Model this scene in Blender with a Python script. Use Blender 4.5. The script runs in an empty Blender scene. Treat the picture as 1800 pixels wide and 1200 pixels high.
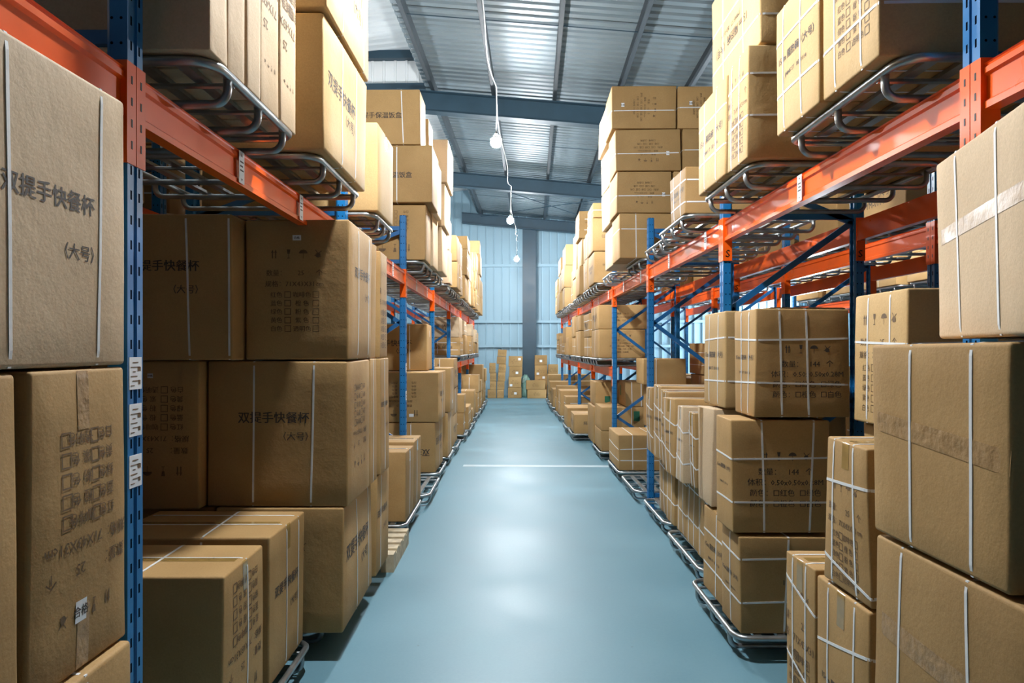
import bpy, bmesh, math, random
from mathutils import Vector, Matrix, noise

# ------------------------------------------------------------------ camera, world, light, exposure
sc = bpy.context.scene
H = 1.755                      # eye height
FPX = 1200.0                   # focal length in pixels of the 1800 wide frame
HORIZON = 613.0
cam_d = bpy.data.cameras.new('camera'); cam = bpy.data.objects.new('camera', cam_d)
sc.collection.objects.link(cam); sc.camera = cam
cam_d.sensor_width = 36; cam_d.lens = 24.0; cam_d.shift_y = (HORIZON - 600) / 1800.0
cam_d.clip_start = 0.02; cam_d.clip_end = 200
cam.location = (0, 0, H); cam.rotation_euler = (math.pi / 2, 0, 0)
sc.view_settings.view_transform = 'Standard'; sc.view_settings.look = 'None'
sc.view_settings.gamma = 1.0; sc.view_settings.use_curve_mapping = False
sc.view_settings.exposure = 0.08
w = bpy.data.worlds.new('world'); sc.world = w; w.use_nodes = True
w.node_tree.nodes['Background'].inputs[0].default_value = (0.55, 0.72, 0.9, 1)
w.node_tree.nodes['Background'].inputs[1].default_value = 0.15
BTH = -0.0309                  # the building is turned a little against the racks
BULB_W = 700.0                 # radiant watts of one bulb
BULB_COL = (0.93, 0.97, 1.0)
DOOR_W = 1500.0

def bd(x, y, z=0.0):
    c, s = math.cos(BTH), math.sin(BTH)
    return Vector((x * c - y * s, x * s + y * c, z))

def area_light(name, loc, rot, sx, sy, watt, col):
    d = bpy.data.lights.new(name, 'AREA'); d.shape = 'RECTANGLE'; d.size = sx; d.size_y = sy
    d.energy = watt; d.color = col
    o = bpy.data.objects.new(name, d); sc.collection.objects.link(o)
    o.location = loc; o.rotation_euler = rot
    return o
# daylight standing in the open doorway at the far end of the right wall
area_light('doorway_daylight', bd(9.9, 24.0, 1.9), (0, math.pi / 2, BTH), 3.4, 2.8, DOOR_W, (0.82, 0.92, 1.0))
# daylight falling on the translucent sheets of the raised roof
area_light('skylight_daylight', bd(-4.5, 9.0, 9.4), (0, 0, BTH), 5.0, 18.0, 300.0, (0.86, 0.94, 1.0))

# ------------------------------------------------------------------ helpers
COL = sc.collection
R = random.Random(7)

def link(name, me, mat=None, parent=None, loc=None, rotz=None):
    o = bpy.data.objects.new(name, me); COL.objects.link(o)
    if mat is not None and me is not None and not me.materials: me.materials.append(mat)
    if parent is not None: o.parent = parent
    if loc is not None: o.location = loc
    if rotz is not None: o.rotation_euler = (0, 0, rotz)
    return o

def tag(o, label, cat, group=None, kind=None):
    if label: o['label'] = label
    if cat: o['category'] = cat
    if group: o['group'] = group
    if kind: o['kind'] = kind
    return o

def struct(o):
    o['kind'] = 'structure'; return o

def mesh(name, vs, fs, smooth=False):
    me = bpy.data.meshes.new(name); me.from_pydata([tuple(v) for v in vs], [], fs)
    if smooth:
        for p in me.polygons: p.use_smooth = True
    me.update(); return me

class MB:
    def __init__(s): s.v = []; s.f = []
    def box(s, x0, x1, y0, y1, z0, z1):
        n = len(s.v)
        s.v += [(x0,y0,z0),(x1,y0,z0),(x1,y1,z0),(x0,y1,z0),(x0,y0,z1),(x1,y0,z1),(x1,y1,z1),(x0,y1,z1)]
        s.f += [tuple(n+i for i in q) for q in ((0,3,2,1),(4,5,6,7),(0,1,5,4),(1,2,6,5),(2,3,7,6),(3,0,4,7))]
        return s
    def bar(s, a, b, wd, ht, up=(0,0,1)):
        a = Vector(a); b = Vector(b); d = (b - a).normalized(); up = Vector(up)
        r = d.cross(up)
        if r.length < 1e-4: r = d.cross(Vector((1,0,0)))
        r.normalize(); u = r.cross(d)
        n = len(s.v)
        for p in (a, b):
            for i, j in ((-1,-1),(1,-1),(1,1),(-1,1)):
                s.v.append(tuple(p + r * (i * wd / 2) + u * (j * ht / 2)))
        s.f += [tuple(n+i for i in q) for q in ((0,1,2,3),(7,6,5,4),(0,4,5,1),(1,5,6,2),(2,6,7,3),(3,7,4,0))]
        return s
    def tube(s, pts, rad, sides=8, closed=False, flat=1.0):
        pts = [Vector(p) for p in pts]; n0 = len(s.v); N = len(pts); prev = None
        for i, p in enumerate(pts):
            if closed: d = pts[(i+1) % N] - pts[i-1]
            else: d = pts[min(i+1, N-1)] - pts[max(i-1, 0)]
            d.normalize()
            if prev is None:
                r = d.cross(Vector((0,0,1)))
                if r.length < 1e-3: r = d.cross(Vector((0,1,0)))
            else:
                r = prev - d * prev.dot(d)
            r.normalize(); prev = r; u = r.cross(d)
            rr = rad[i] if isinstance(rad, (list, tuple)) else rad
            for k in range(sides):
                a = 2 * math.pi * (k + .5) / sides
                s.v.append(tuple(p + r * math.cos(a) * rr + u * math.sin(a) * rr * flat))
        M = N if closed else N - 1
        for i in range(M):
            for k in range(sides):
                a = n0 + i*sides + k; b = n0 + i*sides + (k+1) % sides
                c = n0 + ((i+1) % N)*sides + (k+1) % sides; e = n0 + ((i+1) % N)*sides + k
                s.f.append((a, b, c, e))
        if not closed:
            s.f.append(tuple(n0 + k for k in range(sides))[::-1])
            s.f.append(tuple(n0 + (N-1)*sides + k for k in range(sides)))
        return s
    def prism(s, prof, axis, a, b):
        # prof: 2D closed polygon; axis 'x','y','z' = extrusion direction
        n = len(s.v); m = len(prof)
        for t in (a, b):
            for p in prof:
                if axis == 'y': s.v.append((p[0], t, p[1]))
                elif axis == 'x': s.v.append((t, p[0], p[1]))
                else: s.v.append((p[0], p[1], t))
        for i in range(m):
            j = (i+1) % m; s.f.append((n+i, n+j, n+m+j, n+m+i))
        s.f.append(tuple(n+i for i in range(m))[::-1]); s.f.append(tuple(n+m+i for i in range(m)))
        return s
    def me(s, name='mesh', smooth=False, fix=True):
        me = mesh(name, s.v, s.f, smooth)
        if fix:
            bm = bmesh.new(); bm.from_mesh(me); bmesh.ops.recalc_face_normals(bm, faces=bm.faces); bm.to_mesh(me); bm.free()
        return me

# ------------------------------------------------------------------ materials
def newmat(name):
    m = bpy.data.materials.new(name); m.use_nodes = True
    nt = m.node_tree; b = nt.nodes['Principled BSDF']
    return m, nt, b
def N(nt, t, **kw):
    n = nt.nodes.new(t)
    for k, v in kw.items(): setattr(n, k, v)
    return n
def L(nt, a, b): nt.links.new(a, b)
def math_n(nt, op, a, b=None, c=None):
    n = N(nt, 'ShaderNodeMath', operation=op)
    for i, v in enumerate((a, b, c)):
        if v is None: continue
        if isinstance(v, (int, float)): n.inputs[i].default_value = v
        else: L(nt, v, n.inputs[i])
    return n.outputs[0]
def ramp(nt, fac, stops):
    n = N(nt, 'ShaderNodeValToRGB'); cr = n.color_ramp
    while len(cr.elements) > len(stops): cr.elements.remove(cr.elements[-1])
    while len(cr.elements) < len(stops): cr.elements.new(0.5)
    for e, (p, c) in zip(cr.elements, stops): e.position = p; e.color = (*c, 1)
    L(nt, fac, n.inputs[0]); return n.outputs[0]
def mixc(nt, fac, a, b, mode='MIX'):
    n = N(nt, 'ShaderNodeMix', data_type='RGBA', blend_type=mode)
    for s, v in ((n.inputs[0], fac), (n.inputs[6], a), (n.inputs[7], b)):
        if isinstance(v, (int, float)): s.default_value = v
        elif isinstance(v, tuple): s.default_value = (*v, 1)
        else: L(nt, v, s)
    return n.outputs[2]

def simple(name, col, rough=0.5, metal=0.0, var=0.12, scale=6.0, coat=0.0, bump=0.0):
    m, nt, b = newmat(name)
    tc = N(nt, 'ShaderNodeTexCoord'); nz = N(nt, 'ShaderNodeTexNoise'); nz.inputs['Scale'].default_value = scale
    nz.inputs['Detail'].default_value = 5
    L(nt, tc.outputs['Object'], nz.inputs['Vector'])
    dark = tuple(c * (1 - var) for c in col); lite = tuple(min(1, c * (1 + var)) for c in col)
    L(nt, ramp(nt, nz.outputs[0], [(0.3, dark), (0.7, lite)]), b.inputs['Base Color'])
    L(nt, math_n(nt, 'MULTIPLY_ADD', nz.outputs[0], 0.2, rough - 0.1), b.inputs['Roughness'])
    b.inputs['Metallic'].default_value = metal
    b.inputs['Coat Weight'].default_value = coat; b.inputs['Coat Roughness'].default_value = 0.15
    if bump:
        bp = N(nt, 'ShaderNodeBump'); bp.inputs['Strength'].default_value = bump; bp.inputs['Distance'].default_value = .01
        L(nt, nz.outputs[0], bp.inputs['Height']); L(nt, bp.outputs[0], b.inputs['Normal'])
    return m

def cardboard(name, base, lite):
    m, nt, b = newmat(name)
    tc = N(nt, 'ShaderNodeTexCoord'); oi = N(nt, 'ShaderNodeObjectInfo')
    add = N(nt, 'ShaderNodeVectorMath', operation='ADD')
    L(nt, tc.outputs['Object'], add.inputs[0])
    cmb = N(nt, 'ShaderNodeCombineXYZ')
    off = math_n(nt, 'MULTIPLY', oi.outputs['Random'], 37.0)
    for i in range(3): L(nt, off, cmb.inputs[i])
    L(nt, cmb.outputs[0], add.inputs[1])
    n1 = N(nt, 'ShaderNodeTexNoise'); n1.inputs['Scale'].default_value = 2.2; n1.inputs['Detail'].default_value = 4
    n2 = N(nt, 'ShaderNodeTexNoise'); n2.inputs['Scale'].default_value = 140; n2.inputs['Detail'].default_value = 2
    n3 = N(nt, 'ShaderNodeTexNoise'); n3.inputs['Scale'].default_value = 5.5; n3.inputs['Detail'].default_value = 6; n3.inputs['Roughness'].default_value = .7
    for n in (n1, n2, n3): L(nt, add.outputs[0], n.inputs['Vector'])
    c = ramp(nt, n1.outputs[0], [(0.3, base), (0.72, lite)])
    v = math_n(nt, 'MULTIPLY_ADD', n2.outputs[0], 0.3, 0.85)
    v2 = math_n(nt, 'MULTIPLY_ADD', oi.outputs['Random'], 0.22, 0.9)
    v = math_n(nt, 'MULTIPLY', v, v2)
    g = N(nt, 'ShaderNodeCombineColor'); 
    for i in range(3): L(nt, v, g.inputs[i])
    c = mixc(nt, 1.0, c, g.outputs[0], 'MULTIPLY')
    st = ramp(nt, n3.outputs[0], [(0.66, (0, 0, 0)), (0.78, (1, 1, 1))])
    stv = math_n(nt, 'MULTIPLY', st, 0.22)
    c = mixc(nt, stv, c, (0.16, 0.085, 0.035))
    L(nt, c, b.inputs['Base Color']); b.inputs['Roughness'].default_value = 0.72
    b.inputs['Specular IOR Level'].default_value = 0.25
    bp = N(nt, 'ShaderNodeBump'); bp.inputs['Strength'].default_value = 0.35; bp.inputs['Distance'].default_value = .012
    L(nt, n3.outputs[0], bp.inputs['Height']); L(nt, bp.outputs[0], b.inputs['Normal'])
    return m
M_KRAFT = cardboard('kraft_cardboard', (0.32, 0.192, 0.074), (0.41, 0.257, 0.106))
M_PALE = cardboard('pale_cardboard', (0.50, 0.365, 0.225), (0.58, 0.435, 0.28))
M_YEL = cardboard('yellow_cardboard', (0.41, 0.265, 0.112), (0.48, 0.32, 0.145))
CARD = {'k': M_KRAFT, 'p': M_PALE, 'y': M_YEL}
M_STRAP = simple('white_strapping', (0.66, 0.67, 0.67), 0.5, var=.06, scale=30)
M_TAPE = simple('brown_packing_tape', (0.30, 0.185, 0.055), 0.22, var=.15, scale=20, coat=.6)
M_CTAPE = simple('clear_packing_tape', (0.33, 0.20, 0.085), 0.46, var=.12, scale=30, coat=.06, bump=.5)
M_FADE = simple('faded_printing_ink', (0.13, 0.075, 0.032), 0.7, var=.3, scale=50)
M_INK = simple('printing_ink', (0.050, 0.038, 0.030), 0.7, var=.2, scale=60)
M_GREEN = simple('green_ink', (0.015, 0.13, 0.07), 0.6)
M_PAPER = simple('white_paper', (0.72, 0.74, 0.76), 0.5, var=.05)
M_SEAM = simple('flap_gap', (0.09, 0.05, 0.022), 0.9)
M_STEEL = simple('galvanised_steel', (0.36, 0.385, 0.395), 0.36, metal=.9, var=.18, scale=14)
M_WOOD = simple('pallet_wood', (0.44, 0.37, 0.25), 0.75, var=.3, scale=12, bump=.4)
M_SACK = simple('green_woven_plastic', (0.16, 0.30, 0.25), 0.45, var=.35, scale=9, bump=.8)
M_ORANGE = simple('orange_rack_paint', (0.80, 0.105, 0.006), 0.32, var=.08, scale=5, coat=.05)
M_ORANGE.node_tree.nodes['Principled BSDF'].inputs['Specular IOR Level'].default_value = 0.28
M_BRACE = simple('blue_brace_paint', (0.006, 0.10, 0.28), 0.36, var=.12, scale=7, coat=.3)
M_GIRDER = simple('grey_blue_steel_paint', (0.017, 0.046, 0.070), 0.5, var=.12, scale=3)
M_PURLIN = simple('galvanised_purlin', (0.030, 0.042, 0.052), 0.5, metal=.1, var=.15, scale=5)
M_CABLE = simple('white_cable', (0.62, 0.64, 0.64), 0.5)
M_SLOT_SHADE = simple('slot_shade_black', (0.02, 0.02, 0.02), 0.6)
M_SOCKET = simple('lamp_socket_plastic', (0.12, 0.12, 0.12), 0.4)
M_LINE = simple('floor_line_pale', (0.36, 0.46, 0.50), 0.5)

def upright_mat():
    m, nt, b = newmat('blue_upright_paint')
    tc = N(nt, 'ShaderNodeTexCoord'); sp = N(nt, 'ShaderNodeSeparateXYZ'); L(nt, tc.outputs['Object'], sp.inputs[0])
    geo = N(nt, 'ShaderNodeNewGeometry')
    vt = N(nt, 'ShaderNodeVectorTransform', vector_type='NORMAL', convert_from='WORLD', convert_to='OBJECT')
    L(nt, geo.outputs['Normal'], vt.inputs[0])
    ns = N(nt, 'ShaderNodeSeparateXYZ'); L(nt, vt.outputs[0], ns.inputs[0])
    onx = math_n(nt, 'GREATER_THAN', math_n(nt, 'ABSOLUTE', ns.outputs[0]), 0.9)
    ony = math_n(nt, 'GREATER_THAN', math_n(nt, 'ABSOLUTE', ns.outputs[1]), 0.9)
    zf = math_n(nt, 'MODULO', sp.outputs[2], 0.075)
    zc = math_n(nt, 'ABSOLUTE', math_n(nt, 'SUBTRACT', zf, 0.0375))
    zm = math_n(nt, 'LESS_THAN', zc, 0.0140)
    yc = math_n(nt, 'ABSOLUTE', math_n(nt, 'SUBTRACT', math_n(nt, 'ABSOLUTE', sp.outputs[1]), 0.022))
    ym = math_n(nt, 'LESS_THAN', yc, 0.0046)
    slot = math_n(nt, 'MULTIPLY', math_n(nt, 'MULTIPLY', zm, ym), onx)
    # round holes on the flanks, drawn as dark spots in the colour
    zc2 = zc
    xm = math_n(nt, 'ABSOLUTE', math_n(nt, 'SUBTRACT', math_n(nt, 'PINGPONG', math_n(nt, 'ABSOLUTE', sp.outputs[0]), 0.0325), 0.014))
    d2 = math_n(nt, 'SQRT', math_n(nt, 'ADD', math_n(nt, 'MULTIPLY', xm, xm), math_n(nt, 'MULTIPLY', zc2, zc2)))
    hole_dark = math_n(nt, 'MULTIPLY', math_n(nt, 'LESS_THAN', d2, 0.0045), ony)
    msk = math_n(nt, 'MAXIMUM', slot, hole_dark)
    nz = N(nt, 'ShaderNodeTexNoise'); nz.inputs['Scale'].default_value = 6; L(nt, tc.outputs['Object'], nz.inputs['Vector'])
    c = ramp(nt, nz.outputs[0], [(0.3, (0.005, 0.115, 0.31)), (0.7, (0.008, 0.155, 0.40))])
    c = mixc(nt, msk, c, (0.004, 0.006, 0.012))  # shade inside the hollow post painted near-black at slots and holes
    L(nt, c, b.inputs['Base Color'])
    L(nt, math_n(nt, 'MULTIPLY_ADD', msk, .6, .34), b.inputs['Roughness'])
    L(nt, math_n(nt, 'MULTIPLY_ADD', msk, -.5, .5), b.inputs['Specular IOR Level'])
    return m
M_UP = upright_mat()

def floor_mat():
    m, nt, b = newmat('painted_concrete_floor')
    tc = N(nt, 'ShaderNodeTexCoord')
    n1 = N(nt, 'ShaderNodeTexNoise'); n1.inputs['Scale'].default_value = 0.9; n1.inputs['Detail'].default_value = 8; n1.inputs['Roughness'].default_value = .6
    n2 = N(nt, 'ShaderNodeTexNoise'); n2.inputs['Scale'].default_value = 60; n2.inputs['Detail'].default_value = 3
    n3 = N(nt, 'ShaderNodeTexVoronoi'); n3.inputs['Scale'].default_value = 2.3
    for n in (n1, n2, n3): L(nt, tc.outputs['Object'], n.inputs['Vector'])
    c = ramp(nt, n1.outputs[0], [(0.3, (0.092, 0.205, 0.262)), (0.7, (0.128, 0.258, 0.318))])
    sp = ramp(nt, n3.outputs['Distance'], [(0.012, (1, 1, 1)), (0.02, (0, 0, 0))])
    c = mixc(nt, math_n(nt, 'MULTIPLY', sp, .5), c, (0.06, 0.09, 0.10))
    c = mixc(nt, math_n(nt, 'MULTIPLY', n2.outputs[0], .25), c, (0.20, 0.33, 0.38))
    L(nt, c, b.inputs['Base Color'])
    L(nt, math_n(nt, 'MULTIPLY_ADD', n1.outputs[0], 0.34, 0.30), b.inputs['Roughness'])
    b.inputs['Specular IOR Level'].default_value = 0.32
    bp = N(nt, 'ShaderNodeBump'); bp.inputs['Strength'].default_value = 0.05; bp.inputs['Distance'].default_value = .003
    L(nt, n2.outputs[0], bp.inputs['Height']); L(nt, bp.outputs[0], b.inputs['Normal'])
    return m
M_FLOOR = floor_mat()
M_SHEET = simple('galvanised_roof_sheet', (0.15, 0.195, 0.22), 0.40, metal=.25, var=.10, scale=.8)
M_DIM = simple('dark_back_sheet', (0.10, 0.11, 0.12), 0.7)
M_WALL = simple('pale_blue_wall_sheet', (0.26, 0.40, 0.48), 0.5, metal=.0, var=.05, scale=.7)
M_WHITE = simple('white_roof_sheet', (0.78, 0.80, 0.80), 0.5, var=.05, scale=1.0)

def translucent(name, col):
    m, nt, b = newmat(name); out = nt.nodes['Material Output']
    tr = N(nt, 'ShaderNodeBsdfTranslucent'); tr.inputs[0].default_value = (*col, 1)
    mx = N(nt, 'ShaderNodeMixShader'); mx.inputs[0].default_value = .45
    b.inputs['Base Color'].default_value = (*col, 1); b.inputs['Roughness'].default_value = .5
    L(nt, b.outputs[0], mx.inputs[1]); L(nt, tr.outputs[0], mx.inputs[2]); L(nt, mx.outputs[0], out.inputs[0])
    return m
M_TRANS = translucent('translucent_roof_sheet', (0.75, 0.78, 0.78))
def emis(name, col, s):
    m, nt, b = newmat(name)
    b.inputs['Base Color'].default_value = (*col, 1); b.inputs['Emission Color'].default_value = (*col, 1)
    b.inputs['Emission Strength'].default_value = s
    return m

# ------------------------------------------------------------------ lettering
_tc = {}
def text2d(body, size, bold=0.012, align='LEFT', space=1.35):
    key = (body, round(size, 3), bold, align, space)
    if key in _tc: return _tc[key]
    cu = bpy.data.curves.new('txt', 'FONT'); cu.body = body; cu.size = size; cu.align_x = align
    cu.resolution_u = 1; cu.space_line = space
    o = bpy.data.objects.new('txt', cu); COL.objects.link(o)
    dg = bpy.context.evaluated_depsgraph_get()
    me = bpy.data.meshes.new_from_object(o.evaluated_get(dg))
    bm = bmesh.new(); bm.from_mesh(me); bmesh.ops.triangulate(bm, faces=bm.faces)
    bm.verts.index_update()
    vs = [(v.co.x, v.co.y) for v in bm.verts]; fs = [tuple(v.index for v in f.verts) for f in bm.faces]
    bm.free(); bpy.data.objects.remove(o); bpy.data.meshes.remove(me); bpy.data.curves.remove(cu)
    if vs:
        x0 = min(v[0] for v in vs); x1 = max(v[0] for v in vs); y0 = min(v[1] for v in vs); y1 = max(v[1] for v in vs)
        cx, cy = (x0+x1)/2, (y0+y1)/2
        vs = [(a-cx, b-cy) for a, b in vs]
        ext = (x1-x0, y1-y0)
        if bold > 0:
            n = len(vs); b0 = bold * size
            v2 = []; f2 = []
            for q, (dx, dy) in enumerate(((-b0, 0), (b0, 0), (0, b0*.6))[:3 if bold > .015 else 2]):
                v2 += [(a+dx, b+dy) for a, b in vs]; f2 += [tuple(q*n+i for i in f) for f in fs]
            vs, fs = v2, f2
    else: ext = (0, 0)
    _tc[key] = (vs, fs, ext); return _tc[key]

def rect2d(cx, cy, wd, ht, th=None):
    """filled or outlined rectangle"""
    if th is None:
        return [(cx-wd/2,cy-ht/2),(cx+wd/2,cy-ht/2),(cx+wd/2,cy+ht/2),(cx-wd/2,cy+ht/2)], [(0,1,2,3)]
    v, f = [], []
    for (a, b, c, d) in ((cx-wd/2, cy-ht/2, wd, th), (cx-wd/2, cy+ht/2-th, wd, th), (cx-wd/2, cy-ht/2, th, ht), (cx+wd/2-th, cy-ht/2, th, ht)):
        n = len(v); v += [(a,b),(a+c,b),(a+c,b+d),(a,b+d)]; f.append((n,n+1,n+2,n+3))
    return v, f
def fan2d(pts):
    return pts, [tuple(range(len(pts)))]
def icons2d(s):
    """the four handling marks: this side up, fragile glass, umbrella, no rolling"""
    V, F = [], []
    def add(vf, dx, dy):
        n = len(V); V.extend((a+dx, b+dy) for a, b in vf[0]); F.extend(tuple(n+i for i in q) for q in vf[1])
    for dx in (-.14, .14):
        add(rect2d(0, -.12, .10, .5), dx*s*0+dx, 0); add(([(-.12,.12),(.12,.12),(0,.42)], [(0,1,2)]), dx, 0)
    add(([(-.16,.42),(.16,.42),(.10,.02),(-.10,.02)], [(3,2,1,0)]), 1.3, 0)
    add(rect2d(0, -.16, .05, .36), 1.3, 0); add(rect2d(0, -.36, .26, .06), 1.3, 0)
    arc = [(.38*math.cos(a*math.pi/10), .34*math.sin(a*math.pi/10)) for a in range(11)]
    add(fan2d(arc), 2.6, .05); add(rect2d(0, -.18, .05, .46), 2.6, 0)
    circ = [(.22*math.cos(a*math.pi/6), .22*math.sin(a*math.pi/6)) for a in range(12)]
    add(fan2d(circ), 3.9, -.1)
    for a in (0.6, 2.2):
        c, sn = math.cos(a), math.sin(a)
        add(([(-.4*c-.03*sn,-.4*sn+.03*c),(-.4*c+.03*sn,-.4*sn-.03*c),(.4*c+.03*sn,.4*sn-.03*c),(.4*c-.03*sn,.4*sn+.03*c)], [(0,1,2,3)]), 3.9, .05)
    V = [((a-1.95)*s, b*s) for a, b in V]
    return V, F, (4.8*s, .9*s)

def merge2d(items):
    V, F = [], []
    for (vf, dx, dy) in items:
        n = len(V); V.extend((a+dx, b+dy) for a, b in vf[0]); F.extend(tuple(n+i for i in q) for q in vf[1])
    return V, F

_layout = {}
def layout(kind, wd, ht):
    """a printed panel laid out for a face of wd x ht metres"""
    key = (kind, round(wd, 2), round(ht, 2))
    if key in _layout: return _layout[key]
    it = []
    if kind == 'cup':            # big product name
        s = wd * .125
        it.append((text2d('双提手快餐杯', s, .02), -wd*.04, ht*.10)); it.append((text2d('（大号）', s*.78, .012), wd*.19, -ht*.09))
    elif kind == 'cupbig':
        s = wd * .080
        it.append((text2d('双提手快餐杯', s, .02), 0, ht*.06)); it.append((text2d('（大号）', s*.80, .012), wd*.15, -ht*.11))
    elif kind == 'lunch':
        it.append((text2d('圆格提手保温饭盒', wd*.094, .02), -wd*.02, -ht*.02))
    elif kind == 'bowl':
        it.append((text2d('15cm 隔热碗（大号）', min(wd*.095, ht*.13), .02), 0, ht*.05))
        it.append((text2d('JM845 ST   BD-0114', min(wd*.06, ht*.085), .01), 0, -ht*.10))
    elif kind == 'spec':         # icons, quantity, size, check boxes
        it.append((icons2d(wd*.14 if wd < ht*1.5 else ht*.14), 0, ht*.30))
        s = ht * .062
        it.append((text2d('数量：      25      个', s, .012), -wd*.02, ht*.13))
        it.append((text2d('规格：71X43X31cm', s, .012), -wd*.02, ht*.03))
        cols = (('红色', '咖啡色'), ('蓝色', '橙 色'), ('绿色', '粉 色'), ('黄色', '紫 色'), ('白色', '透明色'))
        for i, (a, b_) in enumerate(cols):
            y = -ht*.07 - i*ht*.078
            it.append((text2d(a, s*.9, .01), -wd*.24, y)); it.append((rect2d(0, 0, s*.95, s*.95, s*.1), -wd*.10, y))
            it.append((text2d(b_, s*.9, .01), wd*.08, y)); it.append((rect2d(0, 0, s*.95, s*.95, s*.1), wd*.25, y))
    elif kind == 'spec2':        # smaller spec used on the right hand stacks
        it.append((icons2d(wd*.12), 0, ht*.20))
        s = ht * .075
        for i, t in enumerate(('数量：   144   个', '体积：0.50x0.50x0.28M', '颜色：□红色  □绿色', '颜色：□橙色  □白色')):
            it.append((text2d(t, s, .01), 0, ht*.05 - i*ht*.105))
    elif kind == 'specrows':     # rows used on the wide cartons of the right upper stack
        s = ht * .07
        it.append((icons2d(wd*.09), 0, ht*.30))
        for i, t in enumerate(('数量：  120  个', '规格：55X45X50cm', '颜色：□红  □绿  □蓝  □粉', '□橙  □紫  □白  □黄', '□咖啡  □透明')):
            it.append((text2d(t, s, .008), 0, ht*.13 - i*ht*.105))
    elif kind == 'small':
        it.append((text2d('隔热碗（大号）', wd*.09, .015), 0, ht*.05)); it.append((text2d('YM-0114', wd*.09, .01), 0, -ht*.1))
    elif kind == 'lines':
        s = ht * .09
        for i, t in enumerate(('数量： 60 个', '规格：45X35X30cm', '颜色：□红 □绿')):
            it.append((text2d(t, s, .01), 0, ht*.14 - i*ht*.14))
    elif kind == 'sticker_text':
        it.append((text2d('合格', ht*.55, .02), 0, 0))
    res = merge2d(it); _layout[key] = res
    return res

# ------------------------------------------------------------------ cartons
FACES = {  # origin corner, u dir, v dir, normal
 '-y': ((0,0,0),(1,0,0),(0,0,1),(0,-1,0)), '+y': ((1,1,0),(-1,0,0),(0,0,1),(0,1,0)),
 '+x': ((1,0,0),(0,1,0),(0,0,1),(1,0,0)), '-x': ((0,1,0),(0,-1,0),(0,0,1),(-1,0,0)),
 '+z': ((0,0,1),(1,0,0),(0,1,0),(0,0,1)), '-z': ((0,1,0),(1,0,0),(0,-1,0),(0,0,-1))}

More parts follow.
